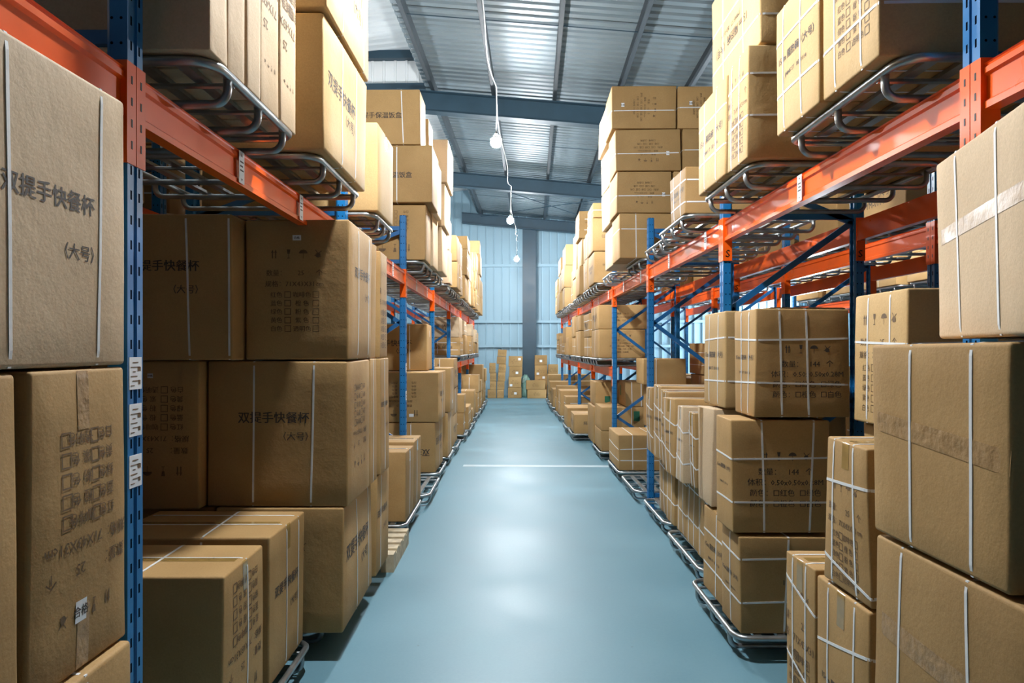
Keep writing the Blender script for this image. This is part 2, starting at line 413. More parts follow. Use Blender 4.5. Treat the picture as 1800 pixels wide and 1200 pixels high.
class Shape:
    """surface of one slightly worn carton; local origin at the centre of its base"""
    def __init__(s, w_, d_, h_, seed, wear=1.0):
        s.dim = Vector((w_, d_, h_)); s.r = min(.010, .02 * min(w_, d_, h_)) + .002
        rr = random.Random(seed); s.seed = Vector((rr.uniform(0, 50), rr.uniform(0, 50), rr.uniform(0, 50)))
        a = .007 * wear; s.co = {}
        for i in (0, 1):
            for j in (0, 1):
                for k in (0, 1):
                    zz = a if k else 0.0
                    s.co[(i,j,k)] = Vector((rr.uniform(-1,1)*a*(1.2 if k else .5), rr.uniform(-1,1)*a*(1.2 if k else .5), -abs(rr.uniform(0,1))*zz))
        s.bul = {f: rr.uniform(-.002, .007) * wear for f in FACES}; s.bul['-z'] = 0; s.bul['+z'] = 0; s.amp = .0028 * wear
    def deform(s, p, f=None, u=0, v=0, off=0.0):
        r = s.r; D = s.dim
        q = Vector((min(max(p.x, r), D.x-r), min(max(p.y, r), D.y-r), min(max(p.z, r), D.z-r)))
        d = p - q
        if d.length > 1e-7: nn = d.normalized(); p = q + nn * (r + off)
        else: nn = Vector((0,0,1))
        a, b, c = min(max(p.x/D.x,0),1), min(max(p.y/D.y,0),1), min(max(p.z/D.z,0),1)
        o = Vector((0,0,0))
        for (i, j, k), cv in s.co.items():
            o += cv * ((a if i else 1-a) * (b if j else 1-b) * (c if k else 1-c))
        if f:
            nrm = Vector(FACES[f][3]); o += nrm * (s.bul[f] * math.sin(math.pi*u) * math.sin(math.pi*v))
        nv = noise.noise_vector(p * 2.6 + s.seed) * s.amp
        nv.z *= math.sin(math.pi * c) * .7
        return p + o + nv - Vector((D.x/2, D.y/2, 0))
    def S(s, f, u, v, off=0.0):
        o, du, dv, nn = FACES[f]; D = s.dim
        p = Vector(((o[0]+du[0]*u+dv[0]*v)*D.x, (o[1]+du[1]*u+dv[1]*v)*D.y, (o[2]+du[2]*u+dv[2]*v)*D.z))
        return s.deform(p, f, u, v, off)
    def fdim(s, f):
        return {'-y': (s.dim.x, s.dim.z), '+y': (s.dim.x, s.dim.z), '+x': (s.dim.y, s.dim.z), '-x': (s.dim.y, s.dim.z), '+z': (s.dim.x, s.dim.y), '-z': (s.dim.x, s.dim.y)}[f]
    def body(s, n):
        key = {}; vs = []; fs = []
        def params(L_):
            e = s.r / L_; e2 = e * .45
            return [0, e2, e] + [e + (1-2*e)*i/n for i in range(1, n)] + [1-e, 1-e2, 1]
        P = {'x': params(s.dim.x), 'y': params(s.dim.y), 'z': params(s.dim.z)}
        ax = {'-y': 'xz', '+y': 'xz', '+x': 'yz', '-x': 'yz', '+z': 'xy', '-z': 'xy'}
        for f in FACES:
            U = P[ax[f][0]]; V = P[ax[f][1]]; idx = []
            for v in V:
                row = []
                for u in U:
                    p = s.S(f, u, v); k = (round(p.x, 5), round(p.y, 5), round(p.z, 5))
                    if k not in key: key[k] = len(vs); vs.append(p)
                    row.append(key[k])
                idx.append(row)
            for j in range(len(V)-1):
                for i in range(len(U)-1):
                    q = (idx[j][i], idx[j][i+1], idx[j+1][i+1], idx[j+1][i])
                    if len(set(q)) == 4: fs.append(q)
        me = mesh('carton', vs, fs, True)
        return me
    def strip(s, path, wd, off, nseg=7, walls=True):
        """path: list of (face, (u0,v0), (u1,v1)); ribbon of width wd laid on the surface"""
        vs, fs = [], []
        L_ = []; 
        for (f, a, b) in path:
            o, du, dv, nn = FACES[f]; fw, fh = s.fdim(f)
            dx, dy = (b[0]-a[0])*fw, (b[1]-a[1])*fh; ln = math.hypot(dx, dy) or 1
            px, py = -dy/ln*wd/2/fw, dx/ln*wd/2/fh
            for i in range(nseg+1):
                t = i/nseg; t = t if len(path) == 1 else (t*t*(3-2*t))
                u = a[0]+(b[0]-a[0])*t; v = a[1]+(b[1]-a[1])*t
                L_.append((s.S(f, u+px, v+py, off), s.S(f, u-px, v-py, off), s.S(f, u+px, v+py, off*.2), s.S(f, u-px, v-py, off*.2)))
        for q in L_: vs += list(q)
        m = len(L_); closed = len(path) == 4
        for i in range(m if closed else m-1):
            a = 4*i; b = 4*((i+1) % m)
            fs += [(a, a+1, b+1, b)] + ([(a+2, a, b, b+2), (a+1, a+3, b+3, b+1)] if walls else [])
        if not walls:
            vs = [v for i, v in enumerate(vs) if i % 4 < 2]; fs = [tuple((i//4)*2 + i % 4 for i in f) for f in fs]
        return mesh('strip', vs, fs, not walls)
    def flat(s, f, vf, u0, v0, off, rot=0.0, mirror=False):
        fw, fh = s.fdim(f); c, sn = math.cos(rot), math.sin(rot); vs = []
        for (a, b) in vf[0]:
            x = a*c - b*sn; y = a*sn + b*c
            u = min(max(u0 + x/fw, .01), .99); v = min(max(v0 + y/fh, .01), .99)
            vs.append(s.S(f, u, v, off))
        return mesh('print', vs, list(vf[1]))

_mesh_cache = {}
CARTONS = []
def carton(x0, x1, y0, y1, z0, z1, label, group=None, mat='k', straps=(), text=(), tape=None, stick=(), rot=0.0,
           seed=None, wear=1.0, tilt=None, name='carton', green=False, ctape=()):
    """one carton; straps: (axis, fraction[, slant]); text: (face, kind, rot180[, u, v, scale]); tape: 'x' or 'y'"""
    seed = seed if seed is not None else R.randrange(10**6)
    cx, cy = (x0+x1)/2, (y0+y1)/2
    wd, dp, ht = x1-x0, y1-y0, z1-z0
    near = cy < 12.5
    if near:
        sh = Shape(wd, dp, ht, seed, wear); me = sh.body(6 if cy < 5 else 4)
    else:
        wd, dp, ht = round(wd, 2), round(dp, 2), ht
        key = (wd, dp, round(ht, 2), seed % 3)
        if key not in _mesh_cache:
            sh = Shape(wd, dp, round(ht, 3), seed % 3, wear); _mesh_cache[key] = (sh, sh.body(3))
        sh, me = _mesh_cache[key]
    me2 = me
    if me.materials and me.materials[0] != CARD[mat]:
        me2 = me.copy(); me2.materials.clear()
    o = link(name, me2, CARD[mat]); o.location = (cx, cy, z0)
    if tilt: o.rotation_euler = tilt
    elif rot: o.rotation_euler = (0, 0, rot)
    tag(o, label, 'carton', group)
    for st in straps:
        ax, fr = st[0], st[1]; sl = st[2] if len(st) > 2 else 0.0
        a, b = fr - sl, fr + sl
        if ax == 'x':     # plane x = const : loop round top, front, bottom, back
            path = [('-y', (a,0), (b,1)), ('+z', (b,0), (b,1)), ('+y', (1-b,1), (1-a,0)), ('-z', (a,0), (a,1))]
            path = [('-y', (a,.0), (b,1)), ('+z', (b,0), (a,1)), ('+y', (1-a,1), (1-b,0)), ('-z', (b,0), (a,1))]
        elif ax == 'y':
            path = [('-x', (1-a,0), (1-b,1)), ('+z', (0,b), (1,a)), ('+x', (a,1), (b,0)), ('-z', (1,1-b), (0,1-a))]
        else:
            path = [('-y', (0,a), (1,b)), ('+x', (0,b), (1,a)), ('+y', (0,a), (1,b)), ('-x', (0,b), (1,a))]
        link('strap', sh.strip(path, .0105, .0020, 7 if near else 3), M_STRAP, o)
    if tape:
        if tape == 'x':   # tape runs along x over the top
            path = [('-x', (.5,.82), (.5,1)), ('+z', (0,.5), (1,.5)), ('+x', (.5,1), (.5,.82))]
        else:
            path = [('-y', (.5,.82), (.5,1)), ('+z', (.5,0), (.5,1)), ('+y', (.5,1), (.5,.82))]
        tm = sh.strip(path, .055, .0009, 6, False); link('packing_tape', tm, M_TAPE, o)
    for (f, a, b, wt) in ctape:
        link('packing_tape', sh.strip([(f, a, b)], wt, .0011, 12, False), M_CTAPE, o)
    for t in text:
        f, kind, up = t[0], t[1], t[2]
        u, v, scl = (t[3], t[4], t[5]) if len(t) > 5 else (.5, .5, 1.0)
        fw, fh = sh.fdim(f)
        if kind in ('green',):
            vf = rect2d(0, 0, fw*.14, fh*.42); mt = M_GREEN
        else:
            vf = layout(kind, fw*scl, fh*scl); mt = M_FADE if kind in ('spec', 'specrows', 'lines') else M_INK
        link('printed_text', sh.flat(f, vf, u, v, .0011, math.pi if up == 1 else (math.pi/2*up if up in (2,) else (-math.pi/2 if up == 3 else 0))), mt, o)
    for (f, u, v, sw, shh) in stick:
        p = link('label_sticker', sh.flat(f, rect2d(0, 0, sw, shh), u, v, .0014), M_PAPER, o)
        p['label'] = 'small white paper label'
        if near and cy < 9:
            link('printed_text', sh.flat(f, layout('sticker_text', sw, shh), u, v, .0019), M_INK, p)
    CARTONS.append(o)
    return o

# ------------------------------------------------------------------ steel pallets
def clear(xm, y0, y1):
    F = [2.08+2.66*k for k in range(-1, 8)] if xm < 0 else ([6.6+2.9*k for k in range(4)] if xm > 5 else [2.23+2.66*k for k in range(-1, 8)])
    for f in F:
        if y0 < f+.052 and y1 > f-.052:
            if f-y0 > y1-f: y1 = f-.055
            else: y0 = f+.055
    return y0, y1
_pal = {}
def pallet(xe, side, y0, y1, ztop, label, group, width=1.08):
    """tube pallet; xe = aisle edge, side = +1 when it extends to +x; deck top at ztop"""
    y0, y1 = clear(xe, y0, y1); ln = round(y1-y0-.005, 2); key = ln
    if key not in _pal:
        X0, X1, Y0, Y1 = -width/2, width/2, -ln/2, ln/2; r = .017; Rc = .10; z = .13 - r
        rim = []
        for (cx_, cy_, a0) in ((X1-Rc, Y1-Rc, 0), (X0+Rc, Y1-Rc, 90), (X0+Rc, Y0+Rc, 180), (X1-Rc, Y0+Rc, 270)):
            for k in range(7):
                a = math.radians(a0 + k*15); rim.append((cx_+(Rc-r)*math.cos(a), cy_+(Rc-r)*math.sin(a), z))
        m1 = MB().tube(rim, r, 8, closed=True, flat=1.0).me('rim', True)
        m2 = MB(); nS = 7
        for i in range(nS):
            x = X0 + .14 + (width-.28)*i/(nS-1); m2.box(x-.022, x+.022, Y0+.02, Y1-.02, .113, .129)
        for i in range(3):
            y = Y0 + .16 + (ln-.32)*i/2; m2.tube([(X0+.02, y+.04, .100), (X1-.02, y+.04, .100)], .010, 6)
        m2 = m2.me('deck')
        m3 = MB(); pts = []; Rr = .052; zb = r*.9
        pts.append((X0+r+.005, 0, z))
        for k in range(7):
            a = math.radians(180 + k*15); pts.append((X0+r+.005+Rr+Rr*math.cos(a), 0, zb+Rr+Rr*math.sin(a)))
        for k in range(7):
            a = math.radians(270 + k*15); pts.append((X1-r-.005-Rr+Rr*math.cos(a), 0, zb+Rr+Rr*math.sin(a)))
        pts.append((X1-r-.005, 0, z))
        m3 = m3.tube(pts, r*.9, 7).me('runner', True)
        _pal[key] = (m1, m2, m3)
    m1, m2, m3 = _pal[key]
    cx = xe + side*width/2
    root = link('steel_pallet', None); root.location = (cx, (y0+y1)/2, ztop-.13)
    root.empty_display_size = .2
    tag(root, label, 'pallet', group)
    link('rim', m1, M_STEEL, root); link('deck', m2, M_STEEL, root)
    for t in (-1, 0, 1):
        link('runner', m3, M_STEEL, root, (0, t*(ln/2-.15), 0))
    return root

# ------------------------------------------------------------------ racks
def c_section(xs, y, w_, d_):
    pass
_post = None
def post_mesh(ht):
    # open-backed upright, aisle face towards -x, two grooves beside a raised middle
    w2, dp = .042, .066
    prof = [(-dp/2, -w2), (-dp/2, -.010), (-dp/2+.006, -.007), (-dp/2+.006, .007), (-dp/2, .010), (-dp/2, w2),
            (dp/2-.012, w2), (dp/2, w2-.010), (dp/2, w2-.022), (dp/2-.010, w2-.022), (dp/2-.014, -w2+.022), (dp/2, -w2+.022), (dp/2, -w2+.010), (dp/2-.012, -w2)]
    return MB().prism(prof, 'z', 0, ht).me('upright')
PM = {}
def frame(xa, side, yc, ht, depth, label, group, stickers=0):
    """xa = x of the aisle face, side = +1 when the rack extends to +x"""
    if ht not in PM: PM[ht] = post_mesh(ht)
    root = link('rack_upright_frame', None); root.location = (xa, yc, 0)
    tag(root, label, 'rack frame', group)
    a = link('upright', PM[ht], M_UP, root, (side*.033, 0, .006)); a.rotation_euler = (0, 0, 0 if side > 0 else math.pi)
    b = link('upright', PM[ht], M_UP, root, (side*(depth-.033), 0, .006)); b.rotation_euler = (0, 0, math.pi if side > 0 else 0)
    for x in (.033, depth-.033):
        link('base_plate', MB().box(-.06, .06, -.06, .06, 0, .006).me('plate'), M_BRACE, root, (side*x, 0, 0))
    x0, x1 = side*.066, side*(depth-.066)
    for z in (.14, 3.06):
        if z < ht-.05: link('horizontal_brace', MB().bar((x0, 0, z), (x1, 0, z), .028, .045).me('hb'), M_BRACE, root)
    zz = [(0, .16), (.72, .16)] ; nodes = [(1, .16), (0, .74), (1, 1.38), (0, 2.04), (1, 2.66), (0, 3.02)]
    for (s0, za), (s1, zb) in zip(nodes, nodes[1:]):
        if max(za, zb) > ht: continue
        link('diagonal_brace', MB().bar((x1 if s0 else x0, 0, za), (x1 if s1 else x0, 0, zb), .026, .042).me('db'), M_BRACE, root)
    link('horizontal_brace', MB().bar((x0, 0, 2.70), (x1, 0, 2.70), .026, .042).me('hb'), M_BRACE, root)
    for k in range(stickers):
        z0 = (1.632, 1.49, 1.335)[k] if stickers > 2 else 1.5 - k*.3
        p = link('label_sticker', MB().box(0, .0012, -.034, .034, z0, z0+.098).me('st'), M_PAPER, root, (-side*.0014 if side > 0 else .0002, 0, 0))
        p['label'] = 'white printed rack label'
        vs = []; fs = []
        for q in range(6):
            a, b, z = -.028+.010*(q % 2), -.006 + .005*(q*5 % 7), z0+.010+.014*q
            n = len(vs); vs += [(0, a, z), (0, b, z), (0, b, z+.003), (0, a, z+.003)]; fs.append((n, n+1, n+2, n+3))
        for (a, b, z) in ((.014, .026, z0+.015), (.010, .028, z0+.055)):
            n = len(vs); vs += [(0, a, z), (0, b, z), (0, b, z+.013), (0, a, z+.013)]; fs.append((n, n+1, n+2, n+3))
        link('printed_text', mesh('mk', vs, fs), M_FADE, p, (-.0006 if side > 0 else .0018, 0, 0))
    return root

def beam(xa, side, y0, y1, ztop, label, group, ht=.145, stickers=(), s_mark=False):
    """box beam between two frames, visible face at xa (towards -side)"""
    root = link('rack_beam', None); root.location = (xa, (y0+y1)/2, ztop)
    tag(root, label, 'rack beam', group)
    ln = y1-y0-.01; s = side
    prof = [(.004, -.004), (.000, 0), (.050, 0), (.050, -ht), (0, -ht), (0, -ht+.022), (.010, -ht+.030), (.010, -.040), (0, -.032), (0, -.014), (.006, -.010)]
    pf = [(s*(a+.006), b) for a, b in prof]
    link('beam_profile', MB().prism(pf, 'y', -ln/2+.004, ln/2-.004).me('beam'), M_ORANGE, root)
    for e in (-1, 1):
        yy = e*ln/2
        mb = MB().box(*sorted((-s*.004, s*.002)), *sorted((yy-e*.0, yy+e*.045)), -.285, .02)
        mb.box(*sorted((-s*.004, s*.060)), *sorted((yy-e*.004, yy)), -.285, .02)
        link('beam_connector', mb.me('conn'), M_ORANGE, root)
        if s_mark and e > 0:
            tv = text2d('S', .075, .02)
            link('printed_text', mesh('mk', [(s*.030+a, yy-.0046, b-.235) for a, b in tv[0]], [f for f in tv[1]]), M_INK, root)
        hk = MB()
        for z in (-.02, -.085, -.15, -.215):
            hk.box(*sorted((-s*.0052, -s*.004)), *sorted((yy+e*.018, yy+e*.025)), z-.024, z)
        link('slot_shade_bars', hk.me('slots'), M_SLOT_SHADE, root)  # raised black bars stand in for the dark inside the slots
    for t in stickers:
        yy = -ln/2 + t*ln
        p = link('label_sticker', MB().box(*sorted((-s*.0003, -s*.0016)), yy-.028, yy+.028, -ht+.006, -.004).me('st'), M_PAPER, root)
        p['label'] = 'white location label'
        xx = -s*.0021; vs = [(xx, yy-.008, -.026), (xx, yy+.008, -.026), (xx, yy, -.012), (xx, yy-.008, -ht+.026), (xx, yy+.008, -ht+.026), (xx, yy, -ht+.014)]; fs = [(0, 1, 2), (3, 4, 5)]
        for q in range(3):
            n = len(vs); z = -.052-.018*q; e_ = yy+.018-.006*(q % 2)
            vs += [(xx, yy-.020, z), (xx, e_, z), (xx, e_, z+.007), (xx, yy-.020, z+.007)]; fs.append((n, n+1, n+2, n+3))
        link('printed_text', mesh('mk', vs, fs), M_INK, p)
    return root

ORD = ['first', 'second', 'third', 'fourth', 'fifth', 'sixth', 'seventh', 'eighth', 'ninth', 'tenth', 'eleventh', 'twelfth', 'thirteenth', 'fourteenth', 'fifteenth', 'sixteenth', 'seventeenth', 'eighteenth', 'nineteenth', 'twentieth']

AL, AR, BAY = -1.148, 1.50, 2.66
YL = [2.08+.0 + BAY*k for k in range(-1, 8)]; YR = [2.23 + BAY*k for k in range(-1, 8)]
ZL, ZR = 2.595, 2.665
for i, y in enumerate(YL):
    if i == 0: lab = 'blue upright frame of left rack standing beside the camera'
    else: lab = 'blue upright frame of left rack, %s one from the camera' % ORD[i-1]
    frame(AL, -1, y, 3.6 if i < 2 else 3.19, 1.1, lab, 'blue upright frames of the left rack', 3 if i == 1 else (2 if i in (3, 4) else 0))
for i, y in enumerate(YR):
    if i == 0: lab = 'blue upright frame of right rack standing beside the camera'
    else: lab = 'blue upright frame of right rack, %s one from the camera' % ORD[i-1]
    frame(AR, 1, y, 3.6 if i < 2 else 3.19, 1.0, lab, 'blue upright frames of the right rack', 2 if i == 4 else 0)
for i in range(8):
    nm = ORD[i]
    st = (.62, ) if i else ()
    beam(AL, -1, YL[i]+.042, YL[i+1]-.042, ZL, 'orange beam along left aisle edge under upper shelf, %s bay' % nm, 'orange upper beams', stickers=(.30, .62, .93) if i == 1 else ((.3, .7) if i < 6 else ()))
    beam(AL-1.1, 1, YL[i]+.042, YL[i+1]-.042, ZL, 'red-orange rear beam of the left rack upper shelf, %s bay' % nm, 'orange rear beams')
    beam(AR, 1, YR[i]+.042, YR[i+1]-.042, ZR, 'orange beam along right aisle edge under upper shelf, %s bay' % nm, 'orange upper beams', stickers=(.5,) if i == 1 else ((.14, .62) if i < 6 else ()), s_mark=(0 < i < 6))
    beam(AR+1.0, -1, YR[i]+.042, YR[i+1]-.042, ZR, 'red-orange rear beam of the right rack upper shelf, %s bay' % nm, 'orange rear beams', s_mark=(0 < i < 5))
# lower shelf beams exist only in the far bays
for i in range(4, 8):
    if i >= 5: beam(AL, -1, YL[i]+.042, YL[i+1]-.042, 1.50, 'orange lower shelf beam on the left aisle edge, %s bay' % ORD[i], 'orange lower beams')
    beam(AR, 1, YR[i]+.042, YR[i+1]-.042, 1.48, 'orange lower shelf beam on the right aisle edge, %s bay' % ORD[i], 'orange lower beams')
for i in range(5, 8):
    beam(AL-1.1, 1, YL[i]+.042, YL[i+1]-.042, 1.50, 'orange lower shelf beam at the back of left rack, %s bay' % ORD[i], 'orange lower beams')
for i in range(4, 8):
    beam(AR+1.0, -1, YR[i]+.042, YR[i+1]-.042, 1.48, 'orange lower shelf beam at the back of right rack, %s bay' % ORD[i], 'orange lower beams')
# second rack, back to back with the right one
for i in range(2, 7):
    frame(3.0, 1, YR[i], 3.19, 1.0, 'blue upright frame of the rack behind the right rack, %s one back' % ORD[i-2], 'blue frames of the back-to-back rack')
for i in range(1, 6):
    y0 = YR[i]+.042 if i > 1 else 2.27
    beam(3.0, 1, YR[i]+.042, YR[i+1]-.042, ZR-.02, 'dark red beam of the rack behind the right rack, near side, %s bay' % ORD[i-1], 'beams of the back-to-back rack')
    beam(4.0, -1, YR[i]+.042, YR[i+1]-.042, ZR-.02, 'dark red beam of the rack behind the right rack, far side, %s bay' % ORD[i-1], 'beams of the back-to-back rack')
for i in range(1, 2):
    frame(3.0, 1, YR[i], 3.19, 1.0, 'blue upright frame of the rack behind the right rack, nearest one', 'blue frames of the back-to-back rack')

DL, DR = ZL+.131, ZR+.131       # deck heights of the upper shelves

# ------------------------------------------------------------------ hero cartons, left side
GL = 'cartons on the left side'
# bay beside the camera
carton(-1.66, -1.10, 1.02, 1.53, .935, 1.706, 'kraft carton at the left picture edge under the large printed carton', GL, 'k', seed=3)
carton(-1.66, -1.10, 1.549, 1.955, .935, 1.704, 'kraft carton with upside-down check-box print beside the nearest left blue upright', GL, 'k', seed=11,
       text=[('+x', 'spec', 1, .53, .45, .85)], ctape=(('+x', (.5, .995), (.5, .80), .05), ('+x', (.5, .22), (.5, .01), .05)), stick=[('+x', .47, .20, .045, .055)], wear=1.4)
carton(-1.72, -1.10, 1.25, 1.945, 1.710, 2.455, 'large pale carton with bold Chinese print, topmost at the left picture edge', GL, 'p', seed=5,
       straps=[('y', .35, .01), ('y', .83, -.012)], text=[('+x', 'cupbig', 0, .555, .50, 1.0)], wear=1.3)
carton(-1.70, -1.075, 1.10, 1.94, .152, .932, 'bottom left corner carton whose lit top edge shows below the printed carton', GL, 'k', seed=8, straps=[('y', .75)])
pallet(-1.05, -1, .95, 2.0, .15, 'steel tube pallet on floor under the nearest left cartons', 'steel pallets on the floor')
# low pair on the floor in the second bay
carton(-1.80, -1.15, 2.70, 3.16, .152, .858, 'low strapped carton with dark front, nearest on floor beside left upright', GL, 'k', seed=21,
       straps=[('x', .45, .01), ('y', .55)], tape='x', text=[('+x', 'spec', 1)])
carton(-1.95, -1.15, 3.22, 3.76, .152, .868, 'low strapped carton with taped top, behind the dark-fronted low carton on left floor', GL, 'k', seed=22,
       straps=[('x', .58, .02), ('y', .45), ('y', .80)], tape='x', text=[('+x', 'cup', 0, .5, .5, .9)])
pallet(-1.10, -1, 2.62, 3.79, .15, 'steel tube pallet on floor under the two low left cartons', 'steel pallets on the floor')
# the tall stack of big cartons
carton(-1.66, -.955, 3.84, 4.67, .156, .862, 'bottom carton of the tall left stack, dark front, at the aisle', GL, 'k', seed=31,
       straps=[('y', .42, .01), ('y', .85)], text=[('-y', 'spec', 0, .45, .45, .8), ('+x', 'cup', 0)], wear=1.5, tilt=(0, -.004, 0))
carton(-1.64, -.955, 4.80, 5.27, .152, .862, 'bottom carton of tall left stack, second back along the aisle', GL, 'k', seed=32, straps=[('y', .35)], text=[('+x', 'cup', 0)])
carton(-2.20, -1.69, 3.9, 4.56, .152, .862, 'inner bottom carton of tall left stack, hidden beside the aisle one', GL, 'k', seed=33)
carton(-1.725, -.925, 3.85, 4.42, .866, 1.690, 'wide dark carton with bold Chinese print, middle of the tall left stack', GL, 'k', seed=34,
       straps=[('x', .33, .004), ('x', .75, .012)], text=[('-y', 'cup', 0, .50, .545, .68), ('+x', 'spec', 1, .5, .5, .8)], wear=1.2)
carton(-1.62, -.925, 4.45, 4.67, .866, 1.690, 'narrow middle-layer carton of tall left stack, directly behind the bold-printed one', GL, 'k', seed=35, straps=[('y', .5)])
carton(-1.62, -.925, 4.81, 5.13, .866, 1.690, 'middle-layer carton of tall left stack, farthest along the aisle', GL, 'k', seed=135, straps=[('y', .5)], text=[('+x', 'cup', 0)])
carton(-2.33, -1.735, 3.78, 4.42, .866, 1.690, 'dark carton left of the bold-printed middle carton, behind the blue upright', GL, 'k', seed=36, stick=[('-y', .55, .90, .03, .025)], text=[('-y', 'spec', 1, .6, .5, .8)])
carton(-1.505, -.925, 3.85, 4.48, 1.694, 2.485, 'top dark carton of tall left stack with check-box print and small white label', GL, 'k', seed=37,
       straps=[('y', .38, .004), ('y', .85)], text=[('-y', 'spec', 0, .49, .52, .78), ('+x', 'cup', 0, .6, .56, .9)], stick=[('-y', .50, .87, .048, .030)], wear=1.3)
carton(-1.60, -.935, 4.50, 4.67, 1.694, 2.46, 'narrow top-layer carton of tall left stack, behind the check-box printed one', GL, 'k', seed=38)
carton(-1.60, -.935, 4.82, 5.12, 1.694, 2.45, 'top-layer carton of tall left stack, farthest along the aisle', GL, 'k', seed=138, text=[('+x', 'spec', 0)])
carton(-2.12, -1.515, 3.70, 4.45, 1.694, 2.49, 'top dark carton with faint bold print, left one in tall left stack', GL, 'k', seed=39,
       straps=[('x', .60, -.015), ('x', .97)], text=[('-y', 'cup', 0, .42, .56, .85)])
pallet(-1.10, -1, 3.87, 5.25, .15, 'steel tube pallet on floor under the tall left stack', 'steel pallets on the floor')
# after the stack
carton(-1.70, -.985, 6.32, 6.80, .152, .80, 'low carton behind the tall left stack, front one', GL, 'k', seed=41, straps=[('y', .5)], tape='x')
carton(-1.70, -.985, 6.83, 7.34, .152, .83, 'low carton behind the tall left stack, rear one', GL, 'k', seed=42, straps=[('y', .4)], tape='x')
pallet(-.96, -1, 6.22, 7.4, .15, 'steel tube pallet on floor under the low carton pair on the left', 'steel pallets on the floor')
pallet(-.90, -1, 7.5, 8.62, .15, 'empty steel tube pallet on floor before the left check-print stack', 'steel pallets on the floor')
# wooden pallet
wp = link('wooden_pallet', None); wp.location = (-1.48, 5.72, 0)
tag(wp, 'low wooden pallet sticking out behind the tall left stack', 'pallet')
for i in range(5):
    link('deck_board', MB().box(-.55, .55, -.36+.17*i, -.25+.17*i, .118, .14).me('board'), M_WOOD, wp)
for x in (-.5, 0, .5):
    link('stringer', MB().box(x-.05, x+.05, -.36, .43, 0, .118).me('block'), M_WOOD, wp)
GL2 = 'check-print stack on the left'
carton(-1.83, -.99, 8.85, 9.75, .152, .80, 'lower carton of left stack behind the empty pallet', GL, 'k', seed=51, straps=[('x', .62), ('y', .5)], text=[('-y', 'cup', 1), ('+x', 'cup', 0)])
carton(-1.83, -.95, 8.85, 9.70, .804, 1.455, 'carton with check-box print and white label beside the third left upright', GL, 'k', seed=52,
       straps=[('y', .5)], text=[('-y', 'spec', 1, .42, .45, .9), ('+x', 'small', 0)], stick=[('-y', .60, .14, .06, .04)])
carton(-1.75, -.95, 10.13, 10.85, .152, .81, 'lower carton, second along the aisle of the left check-print stack', GL, 'k', seed=53, straps=[('y', .5)])
carton(-1.72, -.92, 10.12, 10.80, .814, 1.47, 'upper carton, second along the aisle of the left check-print stack', GL, 'k', seed=54, straps=[('y', .5)], stick=[('+x', .6, .2, .05, .05)])
carton(-2.02, -1.17, 9.40, 9.99, 1.459, 2.10, 'top carton with bold print over the left check-print stack', GL, 'k', seed=55, straps=[('x', .2), ('x', .72)],
       text=[('-y', 'cup', 0, .45, .5, .9)], stick=[('+x', .5, .8, .03, .09)])
carton(-2.1, -1.86, 8.9, 9.7, .804, 1.45, 'inner narrow carton left of the third left upright', GL, 'k', seed=56)
pallet(-.93, -1, 8.8, 9.85, .15, 'steel tube pallet on floor under the left check-print stack', 'steel pallets on the floor')
pallet(-.93, -1, 9.95, 11.0, .15, 'steel tube pallet on floor, second under the left check-print stack', 'steel pallets on the floor')

# ------------------------------------------------------------------ left upper shelf
G_LU = 'cartons on the left upper shelf'
pallet(-.975, -1, 2.24, 3.12, DL, 'steel pallet with curved runners, nearest on the left upper shelf', 'steel pallets on the left upper shelf')
ds = [2.215, 2.37, 2.53, 2.68, 2.90, 3.125]
for i in range(5):
    carton(-1.72, -.985 - .004*(i % 2), ds[i]+.008, ds[i+1]-.008, DL+.002, DL+.90+.02*(i % 3), 'tall slim pale carton standing on nearest left upper pallet, %s from the camera' % ORD[i], G_LU, 'p', seed=60+i, wear=.7,
           text=[('+x', 'spec', 1)] if i in (3, 4) else (), straps=())
pallet(-.95, -1, 3.36, 4.32, DL, 'steel pallet with curved runners, second on the left upper shelf', 'steel pallets on the left upper shelf')
carton(-1.55, -.912, 3.33, 4.24, DL+.002, 3.40, 'bright carton overhanging the second left upper pallet, lower one', G_LU, 'y', seed=71, straps=[('y', .38), ('y', .72)], text=[('+x', 'cup', 0, .42, .5, .8)], wear=1.5)
carton(-1.55, -.895, 3.31, 4.28, 3.42, 4.12, 'bright carton overhanging the second left upper pallet, upper one', G_LU, 'y', seed=72, straps=[('y', .33), ('y', .85)], text=[('+x', 'cup', 0)], wear=1.8, tilt=(0.01, 0, 0))
pallet(-.96, -1, 4.82, 5.60, DL, 'steel pallet with curved runners, third on the left upper shelf', 'steel pallets on the left upper shelf')
carton(-1.55, -.948, 4.82, 5.42, DL+.002, 3.36, 'single cream carton on the third left upper pallet', G_LU, 'y', seed=73, tape='x')
carton(-2.2, -1.6, 4.84, 5.42, DL+.002, 3.2, 'inner carton beside the single cream carton on left upper shelf', G_LU, 'k', seed=74)
pallet(-.97, -1, 7.46, 8.46, DL, 'steel pallet with curved runners, under the lunch-box stack on left upper shelf', 'steel pallets on the left upper shelf')
carton(-1.75, -.95, 7.46, 7.99, DL+.002, 3.34, 'bottom carton with check-box print in the left upper lunch-box stack', G_LU, 'k', seed=81, text=[('-y', 'spec', 1, .5, .5, .95)])
carton(-1.70, -.865, 7.40, 8.0, 3.344, 3.965, 'middle carton with bold Chinese line in left upper lunch-box stack', G_LU, 'k', seed=82, straps=[('x', .54)], text=[('-y', 'lunch', 0, .42, .5, .9)])
carton(-1.80, -.995, 7.40, 7.86, 3.97, 4.57, 'top carton with bold Chinese line in left upper lunch-box stack', G_LU, 'k', seed=83, straps=[('x', .22, -.01), ('x', .76, -.01)], text=[('-y', 'lunch', 0, .42, .55, .95)])
